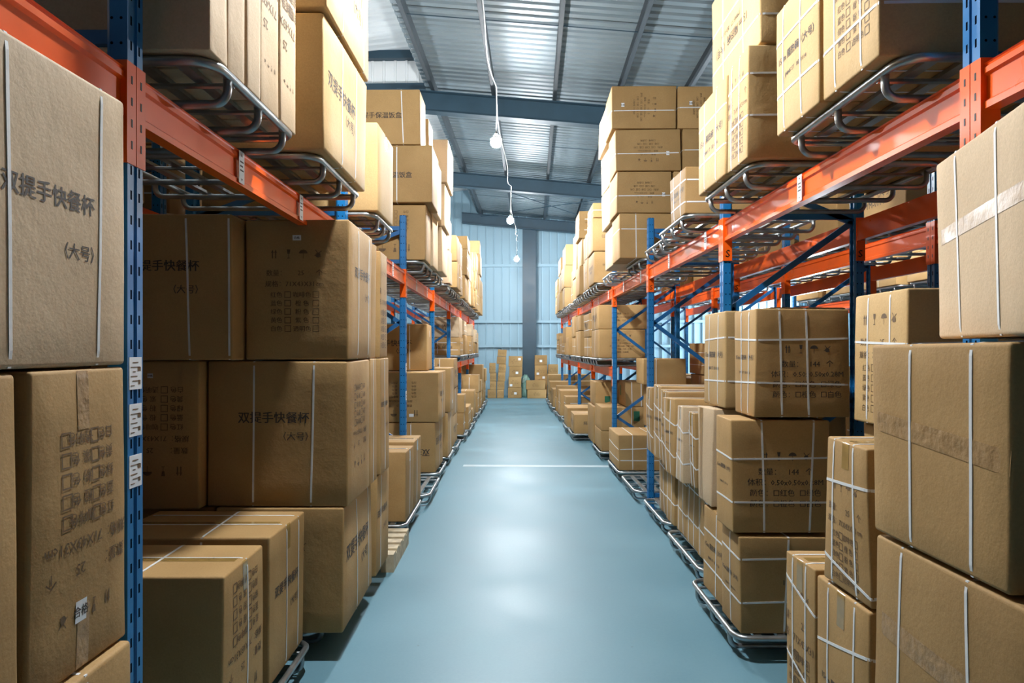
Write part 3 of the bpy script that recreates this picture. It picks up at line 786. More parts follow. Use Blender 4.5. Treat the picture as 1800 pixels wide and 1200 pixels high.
carton(-1.75, -.93, 8.02, 8.55, DL+.002, 3.34, 'bottom carton, rear of the left upper lunch-box stack', G_LU, 'p', seed=84)
carton(-1.72, -.88, 8.03, 8.48, 3.344, 3.96, 'middle carton, rear of the left upper lunch-box stack', G_LU, 'p', seed=85)
carton(-1.70, -.96, 7.9, 8.3, 3.97, 4.42, 'top carton, rear of the left upper lunch-box stack', G_LU, 'k', seed=86)
pallet(-.95, -1, 8.55, 9.5, DL, 'steel pallet, after the lunch-box stack on left upper shelf', 'steel pallets on the left upper shelf')
carton(-1.6, -.88, 8.60, 9.3, DL+.002, 3.30, 'bottom carton of bright stack behind left upper lunch-box stack', G_LU, 'p', seed=87)
carton(-1.6, -.85, 8.60, 9.35, 3.304, 3.84, 'middle carton of bright stack behind left upper lunch-box stack', G_LU, 'p', seed=88)
carton(-1.6, -.81, 8.55, 9.35, 3.844, 4.38, 'top carton of bright stack behind left upper lunch-box stack', G_LU, 'p', seed=89)

# ------------------------------------------------------------------ right side floor, hero cartons
GR = 'cartons on the right side'
pallet(1.12, 1, 1.45, 2.2, .15, 'steel tube pallet on floor under the nearest right cartons', 'steel pallets on the floor')
pallet(1.15, 1, 2.23, 3.05, .15, 'steel tube pallet on floor under the second right stack', 'steel pallets on the floor')
carton(1.16, 1.76, 1.50, 2.17, .152, .583, 'floor carton below the picture edge under nearest right stack', GR, 'k', seed=101)
carton(1.15, 1.76, 1.48, 2.17, .587, 1.17, 'kraft carton in bottom right corner under the taped carton', GR, 'k', seed=102, straps=[('y', .35, .012), ('y', .80, -.01)],
       ctape=(('-x', (0, .55), (1, .50), .07),), wear=1.4)
carton(1.15, 1.75, 1.586, 2.175, 1.18, 1.775, 'kraft carton with brown tape band and two straps, nearest right stack middle', GR, 'k', seed=103,
       straps=[('y', .22, .004), ('y', .65, -.004)], ctape=(('-x', (0, .60), (1, .52), .06),), wear=1.3)
carton(1.20, 1.735, 1.42, 2.00, 1.785, 2.318, 'pale carton with shiny clear tape, topmost of nearest right stack', GR, 'p', seed=104, rot=-.25,
       straps=[('y', .30, .03), ('y', .72, .03)], ctape=(('-x', (0, .56), (1, .62), .045),), wear=1.3)
carton(1.20, 1.72, 2.295, 2.69, .152, .872, 'strapped carton, lower right, front half under the tall narrow carton', GR, 'k', seed=105, straps=[('y', .25), ('y', .75), ('z', .72, -.06)], text=[('-x', 'bowl', 0, .5, .45, .9)], tape='x')
carton(1.20, 1.72, 2.71, 2.99, .152, .878, 'strapped carton, lower right, rear half with diagonal straps', GR, 'k', seed=106, straps=[('y', .3), ('y', .75), ('z', .35, .06), ('z', .80, .06)], text=[('-x', 'spec', 0)], tape='x')
carton(1.20, 1.62, 2.285, 2.62, .882, 1.425, 'narrow strapped carton with brown tape, between taped carton and dark stack', GR, 'k', seed=107, straps=[('y', .3, .02), ('y', .80), ('z', .72, -.02), ('z', .12, .06)],
       text=[('-x', 'spec', 0, .5, .42, .9)], tape='x', wear=1.4)
# inner cartons
carton(1.78, 2.35, 2.45, 3.25, .152, .80, 'inner floor carton behind lower right strapped cartons', GR, 'k', seed=108)
carton(1.75, 2.35, 2.9, 3.38, .804, 1.395, 'inner carton under the bright strapped carton behind the nearest right stack', GR, 'k', seed=109)
carton(1.70, 2.35, 2.94, 3.40, 1.40, 2.02, 'bright strapped carton seen behind the nearest right stack', GR, 'y', seed=110, straps=[('z', .62, .012), ('y', .3), ('y', .72)], text=[('-x', 'spec', 0)])
# dark strapped stack
pallet(1.24, 1, 3.80, 4.80, .15, 'steel tube pallet with rounded corner under the dark strapped right stack', 'steel pallets on the floor')
carton(1.285, 1.90, 3.84, 4.17, .152, .705, 'slumped bottom carton of dark strapped right stack', GR, 'k', seed=111, straps=[('x', .42, .02), ('z', .33, .01), ('z', .78, .01), ('y', .5)],
       text=[('-y', 'bowl', 0, .68, .5, .7), ('-x', 'bowl', 0)], wear=2.2)
carton(1.24, 1.785, 3.84, 4.14, .72, 1.36, 'middle carton of dark strapped right stack with handling marks', GR, 'k', seed=112, straps=[('x', .32, -.01), ('x', .82, .02), ('z', .27), ('z', .66, .008)],
       text=[('-y', 'spec2', 0, .55, .50, .9), ('-x', 'bowl', 0)], wear=1.6)
carton(1.36, 1.895, 3.82, 4.17, 1.372, 1.985, 'top carton of dark strapped right stack with white strap grid', GR, 'k', seed=113, straps=[('x', .27, -.02), ('x', .55, -.015), ('z', .31, -.01), ('z', .72, .01), ('y', .3), ('y', .65)],
       text=[('-y', 'spec2', 0, .55, .45, .9), ('-x', 'bowl', 0)], wear=1.6)
carton(1.305, 1.90, 4.19, 4.64, .152, .715, 'bottom carton, second along aisle of dark strapped right stack', GR, 'k', seed=114, straps=[('y', .4), ('z', .3, .02), ('z', .7, .02)], text=[('-x', 'bowl', 0)], wear=1.8)
carton(1.30, 1.88, 4.44, 4.76, .725, 1.37, 'tall grey-taped carton, second along aisle in the right strapped row', GR, 'p', seed=115, ctape=(('-x', (.25, .99), (.25, .01), .07), ('-y', (.0, .62), (1, .62), .06)), wear=1.6)
carton(1.36, 1.95, 4.35, 4.83, 1.375, 2.0, 'tan strapped carton left of the dark top carton, right stack', GR, 'y', seed=116, straps=[('y', .3), ('y', .72), ('z', .27, -.01), ('z', .72, -.01)], text=[('-x', 'bowl', 0)], wear=1.4)
carton(1.87, 2.42, 4.95, 5.5, .80, 2.06, 'inner tan carton peeping above the dark top carton', GR, 'y', seed=117, straps=[('x', .3), ('x', .62), ('z', .93)])
carton(2.06, 2.5, 4.95, 5.5, .152, .796, 'inner floor carton below the peeping tan carton', GR, 'k', seed=118)
# wrapped rows
pallet(1.36, 1, 4.93, 6.07, .15, 'steel tube pallet on floor under the wrapped right row', 'steel pallets on the floor')
pallet(1.40, 1, 6.30, 7.36, .15, 'steel tube pallet on floor showing its grid beside third right upright', 'steel pallets on the floor')
pallet(1.38, 1, 7.72, 8.72, .15, 'empty steel tube pallet beyond the third right upright', 'steel pallets on the floor')
low = [(4.98, 5.34, 1.45), (5.38, 5.72, 1.46), (5.74, 6.10, 1.47), (6.16, 6.50, 1.47), (6.52, 6.88, 1.48)]
for i, (a, b, x) in enumerate(low):
    carton(x, x+.55, a, b, .152, .735, 'lower carton of the wrapped right row, %s from the camera' % ORD[i], GR, 'k', seed=120+i, straps=[('y', .35), ('y', .8), ('z', .35, .02), ('z', .8, .02)], wear=1.8)
upl = [(4.95, 5.085, 1.33, 1.30), (5.13, 5.36, 1.29, 1.32), (5.39, 5.70, 1.27, 1.36), (5.74, 6.05, 1.32, 1.40), (6.10, 6.50, 1.35, 1.42), (6.56, 6.90, 1.36, 1.385)]
for i, (a, b, x, zt) in enumerate(upl):
    carton(x, x+.50, a, b, .742, zt, 'upper carton of the wrapped right row, %s from the camera' % ORD[i], GR, 'k' if i != 1 else 'p', seed=130+i,
           straps=[('y', .35), ('y', .8), ('z', .3, .05), ('z', .7, .04)], text=[('-x', 'bowl', 0)], wear=2.2, tape='x', rot=(.02, -.015, .012, -.012, .015, -.03)[i])
carton(2.07, 2.45, 5.6, 6.3, .742, 1.44, 'inner carton behind the wrapped right row, near one', GR, 'k', seed=137, straps=[('x', .4)])
carton(2.07, 2.45, 5.6, 6.3, .152, .738, 'inner floor carton behind the wrapped right row', GR, 'k', seed=138)
# bay four on the right floor
pallet(1.38, 1, 8.92, 9.97, .15, 'steel tube pallet under the long strapped box past the third right upright', 'steel pallets on the floor')
carton(1.41, 2.12, 9.0, 9.93, .152, .625, 'long strapped carton alone on pallet past the third right upright', GR, 'k', seed=141, straps=[('x', .26), ('x', .62), ('z', .28), ('z', .62, .03)], wear=1.6)
pallet(1.36, 1, 10.62, 11.65, .15, 'steel tube pallet on floor beyond the fourth right upright', 'steel pallets on the floor')
carton(1.40, 2.05, 10.7, 11.5, .152, .468, 'bottom carton of stack with green-marked cartons, right floor', GR, 'k', seed=142, straps=[('x', .3)])
carton(1.40, 2.08, 10.7, 11.5, .472, .845, 'middle carton with green mark, right floor stack', GR, 'k', seed=143, straps=[('x', .70)], text=[('-y', 'green', 0, .82, .62, 1.0)])
carton(1.78, 2.60, 10.7, 11.4, .849, 1.24, 'top carton with green side mark and two straps, right floor stack', GR, 'k', seed=144, straps=[('x', .12), ('x', .30)], text=[('-x', 'green', 0, .3, .6, .8)])
carton(1.38, 2.0, 11.55, 12.4, .152, .78, 'carton behind green-marked cartons on right floor, lower', GR, 'k', seed=145)
carton(1.42, 2.1, 11.6, 12.4, .784, 1.20, 'carton behind green-marked cartons on right floor, upper', GR, 'k', seed=146, straps=[('x', .5)], text=[('-y', 'green', 2, .3, .2, .5)])
carton(2.52, 2.95, 9.2, 9.9, .152, .90, 'inner floor carton behind long strapped box', GR, 'k', seed=147)
carton(2.52, 2.95, 9.1, 9.9, .904, 1.25, 'inner low carton on the carton behind long strapped box', GR, 'k', seed=148)
carton(1.85, 2.45, 9.6, 10.15, 1.254, 1.62, 'strapped carton perched above the long strapped box, behind upright', GR, 'k', seed=149, straps=[('x', .3)])
carton(1.95, 2.48, 9.5, 10.15, .63, 1.25, 'carton below the perched strapped carton', GR, 'k', seed=150, straps=[('x', .35), ('x', .7)])

# ------------------------------------------------------------------ right upper shelf, hero cartons
G_RU = 'cartons on the right upper shelf'
G_PR = 'steel pallets on the right upper shelf'
pallet(1.36, 1, 2.38, 3.41, DR, 'steel pallet with curved runners, nearest on the right upper shelf', G_PR)
carton(1.31, 1.97, 2.43, 2.885, DR+.002, 3.44, 'strapped pale carton with check-box print, nearest on right upper shelf', G_RU, 'y', seed=201, straps=[('y', .28), ('y', .75), ('z', .30), ('z', .72)], text=[('-x', 'spec', 0, .6, .55, .9)], tape='x')
carton(1.305, 1.97, 2.895, 3.37, DR+.002, 3.41, 'strapped pale carton printed 15cm, second on right upper shelf', G_RU, 'y', seed=202, straps=[('y', .38), ('y', .80), ('z', .30), ('z', .72)], text=[('-x', 'bowl', 0, .5, .52, 1.0)])
carton(2.0, 2.6, 2.45, 3.3, DR+.002, 3.42, 'dark inner strapped carton, nearest on right upper shelf', G_RU, 'k', seed=203, straps=[('x', .35)])
pallet(1.32, 1, 3.76, 4.76, DR, 'steel pallet with curved runners, second on the right upper shelf', G_PR)
carton(1.285, 1.80, 3.73, 4.07, DR+.002, 3.42, 'strapped carton with dark front, lower front of the second right upper pallet', G_RU, 'y', seed=204, straps=[('y', .4), ('y', .8), ('z', .38), ('z', .75)], text=[('-x', 'spec', 0)])
carton(1.275, 1.80, 4.09, 4.68, DR+.002, 3.40, 'strapped carton, lower rear of the second right upper pallet', G_RU, 'y', seed=205, straps=[('y', .32), ('y', .75), ('z', .32), ('z', .72)], text=[('-x', 'bowl', 0)])
carton(1.35, 1.90, 3.72, 4.60, 3.425, 4.08, 'strapped carton with upside-down print, top of the second right upper pallet', G_RU, 'y', seed=206, straps=[('y', .3), ('y', .72), ('z', .24), ('z', .62)], text=[('-x', 'bowl', 1, .45, .42, .8)])
carton(1.83, 2.5, 3.78, 4.6, DR+.002, 3.40, 'inner strapped carton behind the second right upper pallet stack', G_RU, 'k', seed=207, straps=[('z', .3), ('z', .7), ('x', .5)])
pallet(1.32, 1, 5.23, 6.22, DR, 'steel pallet with curved runners, third on the right upper shelf', G_PR)
carton(1.33, 1.90, 5.26, 5.72, DR+.002, 3.165, 'low strapped carton on the third right upper pallet', G_RU, 'k', seed=208, straps=[('y', .3), ('y', .75), ('z', .25), ('z', .72)], text=[('-y', 'small', 0, .7, .5, .7), ('-x', 'bowl', 0)])
pallet(1.41, 1, 6.40, 7.36, DR, 'empty steel pallet beside the third right upright top', G_PR)
pallet(1.46, 1, 7.80, 8.80, DR, 'steel pallet under the tall wide stack on right upper shelf', G_PR)
rows = [(2.0, 1.24, .67, DR+.002, 3.315), (1, 1.20, .64, 3.319, 3.80), (1, 1.20, .745, 3.804, 4.285), (1, 1.15, .735, 4.289, 4.78)]
nmr = ['bottom', 'second', 'third', 'top']
for i, (_, x, wd, a, b) in enumerate(rows):
    carton(x, x+wd, 7.85, 8.42, a, b, '%s carton, aisle column of the tall wide stack on right upper shelf' % nmr[i], G_RU, 'k', seed=210+i, wear=1.5,
           straps=[('z', .42, .008)] if i else [('x', .28), ('z', .65)], text=[('-y', 'specrows', (1, 2, 2, 3)[i], .5, .5, .8)] if i else (),
           stick=[('-y', (0, .85, .80, .17)[i], (0, .45, .42, .55)[i], .035, .045)] if i else ())
    carton(x+wd+.02, x+wd+.62, 7.85, 8.42, a, b, '%s carton, inner column of the tall wide stack on right upper shelf' % nmr[i], G_RU, 'k', seed=220+i, straps=[('z', .5, .01)],
           text=[('-y', 'specrows', 3, .5, .5, .8)] if i else (), stick=[('-y', .25, .6, .035, .045)] if i == 3 else ())
    carton(x+.01, x+wd, 8.45, 9.18, a, b, '%s carton, rear of the tall wide stack on right upper shelf' % nmr[i], G_RU, 'p', seed=230+i, wear=1.8, straps=[('z', .5)])
pallet(1.33, 1, 9.2, 10.15, DR, 'empty steel pallet behind the tall wide stack on right upper shelf', G_PR)

# ------------------------------------------------------------------ piles further back
def pile(phrase, group, side, xe, y0, y1, z0, hs, wd=.75, split=1, mat='k', straps=True, txt=None, seed=0, wear=1.3, over=None, inner=0):
    rr = random.Random(seed * 17 + 5); z = z0 + .002; y0, y1 = clear(xe, y0, y1)
    for i, h in enumerate(hs):
        pos = 'only' if len(hs) == 1 else ('bottom' if i == 0 else ('top' if i == len(hs)-1 else ORD[i] + ' from bottom'))
        n = split
        for k in range(n):
            ya = y0 + (y1-y0)*k/n + .009; yb = y0 + (y1-y0)*(k+1)/n - .009
            x = xe + side*(rr.uniform(0, .05) if not over else over[i]); ww = wd * rr.uniform(.86, 1.0)
            xa, xb = sorted((x, x + side*ww))
            ss = []
            if straps:
                ss = rr.choice([[('y', .5)], [('z', .3), ('z', .7), ('x', .4)], [('x', .3), ('x', .7)], [('z', .5), ('y', .4)], []])
            face = '-x' if side > 0 else '+x'
            tx = []
            if (ya < 16): 
                tx = [('-y', rr.choice(['lines', 'specrows', 'small']) if txt is None else txt, rr.choice([0, 0, 1]))]
                if rr.random() < .5 and ya < 13: tx.append((face, 'small', 0))
            side_w = '' if n == 1 else (' front' if k == 0 else (' rear' if k == n-1 else ' middle'))
            carton(xa, xb, ya, yb, z, z+h-.004, ('%s%s carton of the %s' % (pos, side_w, phrase)), group, mat if isinstance(mat, str) and len(mat) == 1 else mat[(i+k) % len(mat)], straps=ss, text=tx, seed=seed*31+i*7+k, wear=wear)
            if inner and k == 0:
                xc, xd = sorted((x + side*(ww+.02), x + side*(ww+inner)))
                carton(xc, xd, ya, yb, z, z+h-.004, '%s inner carton of the %s' % (pos, phrase), group, 'k', seed=seed*31+i*7+k+500, wear=wear, straps=[('x', .5)] if rr.random() < .5 else [])
        z += h

# right upper shelf, back part: (y0, y1, xe, heights, material, split)
ru = [(10.75, 11.6, 1.25, (.50, .53, .24), 'k', 1), (11.85, 12.75, 1.30, (.55, .45), 'k', 2), (13.0, 13.8, 1.28, (.55, .52, .52), 'ky', 1), (14.0, 14.9, 1.32, (.45, .42, .50), 'y', 1),
      (15.2, 16.2, 1.36, (.42, .36), 'k', 1), (17.0, 18.3, 1.30, (.50, .55, .52), 'y', 2), (18.5, 19.5, 1.28, (.50, .50, .45), 'y', 1), (19.8, 20.9, 1.3, (.5, .5), 'y', 1)]
pys = [10.7, 11.82, 12.95, 14.0, 15.15, 16.25, 17.3, 18.4, 19.5, 20.3]
for i, y in enumerate(pys[:-1]):
    pallet(1.32, 1, y, y+1.02, DR, 'steel pallet on right upper shelf behind the tall wide stack, %s further back' % ORD[i], G_PR)
for i, (a, b, x, hs, mt, sp) in enumerate(ru):
    pile('%s stack behind tall wide one, right upper shelf' % ORD[i], G_RU, 1, x, a, b, DR, hs, split=sp, mat=mt, seed=300+i, wd=.72)
# left upper shelf, back part
lu = [(9.75, 10.5, -.90, (.50, .46), 'p', 1), (10.8, 11.7, -.86, (.42, .42), 'k', 2), (11.95, 12.9, -.88, (.50, .40), 'p', 2), (13.1, 14.0, -.86, (.45, .50, .25), 'k', 1), (14.3, 15.2, -.90, (.5, .5), 'p', 1),
      (15.4, 16.4, -.86, (.40, .42, .40), 'k', 2), (16.7, 17.7, -.84, (.5, .45, .45), 'y', 1), (17.9, 18.9, -.82, (.45, .55, .55, .35), 'y', 1), (19.1, 20.1, -.84, (.5, .45), 'k', 1)]
pys = [9.68, 10.78, 11.9, 13.05, 14.2, 15.35, 16.5, 17.65, 18.8, 19.7]
for i, y in enumerate(pys[:-1]):
    pallet(-.95, -1, y, y+1.0, DL, 'steel pallet on left upper shelf behind the bright stack, %s further back' % ORD[i], 'steel pallets on the left upper shelf')
for i, (a, b, x, hs, mt, sp) in enumerate(lu):
    pile('%s stack behind the bright one, left upper shelf' % ORD[i], G_LU, -1, x, a, b, DL, hs, split=sp, mat=mt, seed=330+i, wd=.72)
# right lower shelf (far bays)
ZS = 1.48+.131
rl = [(10.55, 11.5, (.45, .38)), (11.75, 12.7, (.35, .42)), (13.1, 14.1, (.50, .30)), (14.3, 15.2, (.40, .45)), (15.7, 16.6, (.42, )), (16.9, 17.9, (.30, .40)), (18.4, 19.3, (.5,)), (19.5, 20.5, (.40, .2))]
for i, (a, b, hs) in enumerate(rl):
    pallet(1.30, 1, a-.02, a+1.0, ZS, 'steel pallet on the right lower shelf, %s from the camera' % ORD[i], 'steel pallets on the lower shelves')
    pile('%s stack on the right lower shelf' % ORD[i], 'cartons on the right lower shelf', 1, 1.30, a, b, ZS, hs, seed=360+i, mat='k', wd=.8)
ZS2 = 1.50+.131
ll = [(13.2, 14.1, (.35, .40)), (14.3, 15.2, (.42, .30)), (15.8, 16.7, (.30, )), (17.0, 17.9, (.45, .30)), (18.5, 19.4, (.30, .35)), (19.6, 20.5, (.6,))]
for i, (a, b, hs) in enumerate(ll):
    pallet(-.98, -1, a-.02, a+1.0, ZS2, 'steel pallet on the left lower shelf, %s from the camera' % ORD[i], 'steel pallets on the lower shelves')
    pile('%s stack on the left lower shelf' % ORD[i], 'cartons on the left lower shelf', -1, -.98, a, b, ZS2, hs, seed=380+i, mat='kp', wd=.8)
# right floor, far
rf = [(12.9, 13.8, 1.16, (.36,)), (14.0, 14.9, 1.13, (.40,)), (15.15, 16.1, 1.18, (.52,)), (16.4, 17.3, 1.15, (.60,)), (17.6, 18.5, 1.12, (.35, .30)), (18.8, 19.7, 1.10, (.50,)), (20.0, 20.9, 1.10, (.38, .27)), (21.3, 22.2, 1.12, (.4, .4))]
for i, (a, b, x, hs) in enumerate(rf):
    pallet(x-.03, 1, a-.02, a+1.0, .15, 'steel pallet on far right floor, %s past the green-marked cartons' % ORD[i], 'steel pallets on the floor')
    pile('%s stack past the green-marked cartons, right floor' % ORD[i], 'cartons on the far right floor', 1, x, a, b, .15, hs, seed=400+i, wd=.9, inner=.5)
lf = [(11.2, 12.1, -.93, (.50, .45, .50)), (12.4, 13.3, -.88, (.40, .35)), (13.6, 14.5, -.86, (.45,)), (14.8, 15.7, -.84, (.30,)), (16.0, 16.9, -.86, (.62,)), (17.2, 18.1, -.84, (.50, .45)), (18.4, 19.3, -.82, (.45, .30)), (19.6, 20.5, -.80, (.6, .55)), (20.9, 21.8, -.80, (.6, .4))]
for i, (a, b, x, hs) in enumerate(lf):
    pallet(x+.03, -1, a-.02, a+1.0, .15, 'steel pallet on far left floor, %s past the check-print stack' % ORD[i], 'steel pallets on the floor')
    pile('%s stack past the check-print stack, left floor' % ORD[i], 'cartons on the far left floor', -1, x, a, b, .15, hs, seed=420+i, wd=.8, inner=.5)

# back-to-back rack behind the right one: loads seen between the posts
b2 = [(5.3, 6.2), (6.4, 7.3), (7.9, 8.8), (9.0, 9.9), (10.6, 11.5), (11.7, 12.6), (13.2, 14.1)]
for i, (a, b) in enumerate(b2):
    pallet(2.98, 1, a-.02, a+1.0, DR-.02, 'steel pallet on upper shelf of the rack behind the right rack, %s' % ORD[i], 'steel pallets in the back-to-back rack', 1.05)
    pile('%s load on upper shelf of the rack behind the right rack' % ORD[i], 'cartons in the back-to-back rack', 1, 3.05, a, b, DR-.02, (.5,), seed=440+i, wd=.85)
b3 = [(3.6, 4.5, (.7, .6)), (5.3, 6.2, (.6, .55, .3)), (6.4, 7.2, (.5, .5)), (7.9, 8.9, (.62, .66)), (9.0, 9.9, (.7, .6, .6)), (10.6, 11.5, (.6, .6, .5)), (11.8, 12.7, (.6, .5)), (13.3, 14.2, (.5, .6))]
for i, (a, b, hs) in enumerate(b3):
    pallet(2.95, 1, a-.02, a+1.0, .15, 'steel pallet on floor in the rack behind the right rack, %s' % ORD[i], 'steel pallets in the back-to-back rack', 1.05)
    pile('%s floor load in the rack behind the right rack' % ORD[i], 'cartons in the back-to-back rack', 1, 2.98, a, b, .15, hs, seed=460+i, wd=.95)
# rack standing back to back behind the left one
for i in range(1, 6):
    frame(-2.42, -1, YL[i], 3.19, 1.0, 'blue upright frame of the rack behind the left rack, %s one back' % ORD[i-1], 'frames of the rack behind the left rack')
for i in range(1, 5):
    beam(-2.42, -1, YL[i]+.042, YL[i+1]-.042, ZL, 'red beam of the rack behind the left rack, near side, %s bay' % ORD[i-1], 'beams of the rack behind the left rack')
    beam(-3.42, 1, YL[i]+.042, YL[i+1]-.042, ZL, 'red beam of the rack behind the left rack, far side, %s bay' % ORD[i-1], 'beams of the rack behind the left rack')
for i, (a, b) in enumerate([(2.25, 3.3), (3.45, 4.6), (4.9, 6.0), (6.1, 7.25), (7.6, 8.7), (8.8, 9.9)]):
    pallet(-2.40, -1, a-.02, a+1.05, DL, 'steel pallet on upper shelf of the rack behind the left rack, %s' % ORD[i], 'steel pallets of the rack behind the left rack', 1.05)
    pile('%s upper load in the rack behind the left rack' % ORD[i], 'cartons of the rack behind the left rack', -1, -2.42, a, b, DL, (.5, .5), seed=500+i, wd=.95)
    pallet(-2.36, -1, a-.02, a+1.05, .15, 'steel pallet on floor in the rack behind the left rack, %s' % ORD[i], 'steel pallets of the rack behind the left rack', 1.05)
    pile('%s floor load in the rack behind the left rack' % ORD[i], 'cartons of the rack behind the left rack', -1, -2.38, a, b, .15, (.75, .75, .62)[:3 if i % 2 else 2], seed=520+i, wd=.95)
# next rack across the neighbouring aisle
for i in range(3):
    y0, y1 = 6.6 + 2.9*i, 6.6 + 2.9*(i+1)
    beam(6.3, 1, y0+.042, y1-.042, ZR, 'orange beam of the far right rack across the next aisle, %s bay' % ORD[i], 'beams of the far right rack')
for i in range(4):
    frame(6.3, 1, 6.6+2.9*i, 3.19, 1.0, 'blue upright frame of the far right rack across the next aisle, %s' % ORD[i], 'frames of the far right rack')
for i in range(3):
    beam(7.3, -1, 6.6+2.9*i+.042, 6.6+2.9*(i+1)-.042, ZR, 'rear beam of the far right rack across the next aisle, %s bay' % ORD[i], 'beams of the far right rack')
for i in range(6):
    a = 6.8 + 1.42*i
    pallet(6.25, 1, a-.02, a+1.15, DR, 'steel pallet on the far right rack across next aisle, %s' % ORD[i], 'steel pallets on the far right rack')
    pile('%s stack on far right rack across the next aisle' % ORD[i], 'cartons on the far right rack', 1, 6.2, a, a+1.1, DR, (.45, .42), seed=480+i, wd=.8, split=1, mat='ky')

# ------------------------------------------------------------------ cartons against the end wall
def endbox(xl, xr, yt, yb, Yd, z0, label, mat='y', tilt=None, st=None, dep=.42):
    s = Yd / FPX
    x0, x1 = (xl-900)*s, (xr-900)*s
    h = (yb-yt)*s
    return carton(x0, x1, Yd, Yd+dep, z0, z0+h-.004, label, 'cartons against the end wall', 'k', seed=int(xl*7+yt), tilt=tilt,
                  text=[('-y', 'lines', 0)], stick=[('-y', st[0], st[1], .09, .08)] if st else ()), z0+h
Yd = 24.3; k = Yd/FPX
def column(cols, who, Yd, dep=.42):
    z = 0.002
    for i, (xl, xr, hpx, tl, st) in enumerate(cols):
        pos = ['bottom', 'second', 'third', 'fourth', 'fifth', 'top'][i if i < len(cols)-1 else 5]
        _, z = endbox(xl, xr, 0, hpx, Yd, z, '%s carton in the %s against the end wall' % (pos, who), 'y', tl, st, dep)
column([(857, 872, 15, None, None), (861, 872, 15, None, None), (861, 872, 14, None, None), (860, 871, 18, None, None)], 'leftmost narrow stack', Yd)
column([(873.5, 885.5, 15, None, None), (874, 886.5, 15, None, None), (875, 888, 15.5, (0, .03, 0), None), (876, 889, 14.3, (0, .04, 0), None), (873, 889, 13.6, (0, .05, 0), None), (874.5, 890, 12, (0, .06, 0), None)], 'leaning stack', Yd)
column([(893, 916.5, 19, None, (.55, .45)), (894, 916, 18.5, None, (.2, .2)), (895, 917.5, 18, (0, .015, 0), (.6, .4)), (894, 918, 18.5, (0, .02, 0), (.78, .72))], 'labelled stack left of the column', Yd)
column([(927, 960, 15.5, None, None), (925, 958, 16, None, None)], 'low wide stack right of the column', Yd-.1, .38)
column([(940, 962, 19, None, None), (940, 962, 19, None, (.7, .85)), (940, 962, 18.5, None, (.25, .2)), (940, 961.5, 18, None, (.5, .42))], 'labelled stack right of the column', Yd+.38, .34)
column([(964, 981, 20, None, None), (964, 981, 19.5, None, None), (964, 981, 20, None, None)], 'rightmost stack', Yd, .4)
# green sack
sv = []; sf = []; rr = random.Random(4); nr, ns = 12, 18
for j in range(nr+1):
    t = j/nr; rad = (.185 + .02*math.sin(t*9)) * (1 - max(0, t-.72)*2.6) ; rad = max(rad, .03)
    for i in range(ns):
        a = 2*math.pi*i/ns; q = rad*(1+.12*math.sin(3*a+5*t)+rr.uniform(-.04, .04))
        sv.append((q*math.cos(a)*1.0, q*math.sin(a)*.8, t*.82))
for j in range(nr):
    for i in range(ns): sf.append((j*ns+i, j*ns+(i+1) % ns, (j+1)*ns+(i+1) % ns, (j+1)*ns+i))
sf.append(tuple(range(ns))[::-1]); sf.append(tuple(nr*ns+i for i in range(ns)))
sk = link('plastic_sack', mesh('sack', sv, sf, True), M_SACK); sk.location = (.50, Yd+.585, .001)
tag(sk, 'green woven plastic sack tied at the top at foot of the column', 'sack')
tie = link('sack_tie', MB().tube([(-.03, -.05, .72), (-.09, -.14, .66), (-.12, -.16, .52)], .012, 6).me('tie', True), M_STRAP, sk)

# ------------------------------------------------------------------ building
def bobj(name, me, mat, z=0):
    o = link(name, me, mat); o.rotation_euler = (0, 0, BTH); struct(o); return o
XW0, XW1, YW0, YW1 = -9.0, 10.0, -9.0, 25.7
bobj('floor', MB().box(XW0-.2, XW1+3.5, YW0-.2, YW1+.2, -.12, 0).me('floor'), M_FLOOR)
def zroof(x): return 6.70 - .094*x
# corrugated sheets: ribs run across (x), profile repeats along y
def corrugated(x0, x1, y0, y1, zf, pitch, amp, nx=1):
    prof = []; y = y0
    while y < y1:
        prof += [(y, 0), (y+pitch*.55, 0), (y+pitch*.68, amp), (y+pitch*.87, amp)]; y += pitch
    prof.append((y, 0)); vs = []; fs = []
    xs = [x0+(x1-x0)*i/nx for i in range(nx+1)]
    for x in xs:
        for (yy, dz) in prof: vs.append((x, yy, zf(x)+dz))
    m = len(prof)
    for i in range(nx):
        for j in range(m-1): fs.append((i*m+j, i*m+j+1, (i+1)*m+j+1, (i+1)*m+j))
    return vs, fs
vs, fs = corrugated(-2.12, XW1, YW0, YW1, zroof, .19, .035)
bobj('ceiling', mesh('roof', vs, fs), M_SHEET)
vs, fs = corrugated(XW0, -2.3, YW0, YW1, lambda x: 7.75 + .094*(x+2.3), .22, .03)
bobj('ceiling_raised', mesh('roof2', vs, fs), M_TRANS)
bobj('ceiling_strip', mesh('roof3', *corrugated(-2.3, -2.05, YW0, YW1, lambda x: 7.75+.0*x, .22, .03)), M_WHITE)
bobj('ceiling_top', MB().box(-2.1, -2.04, YW0, YW1, 6.92, 7.8).me('u'), M_WHITE)
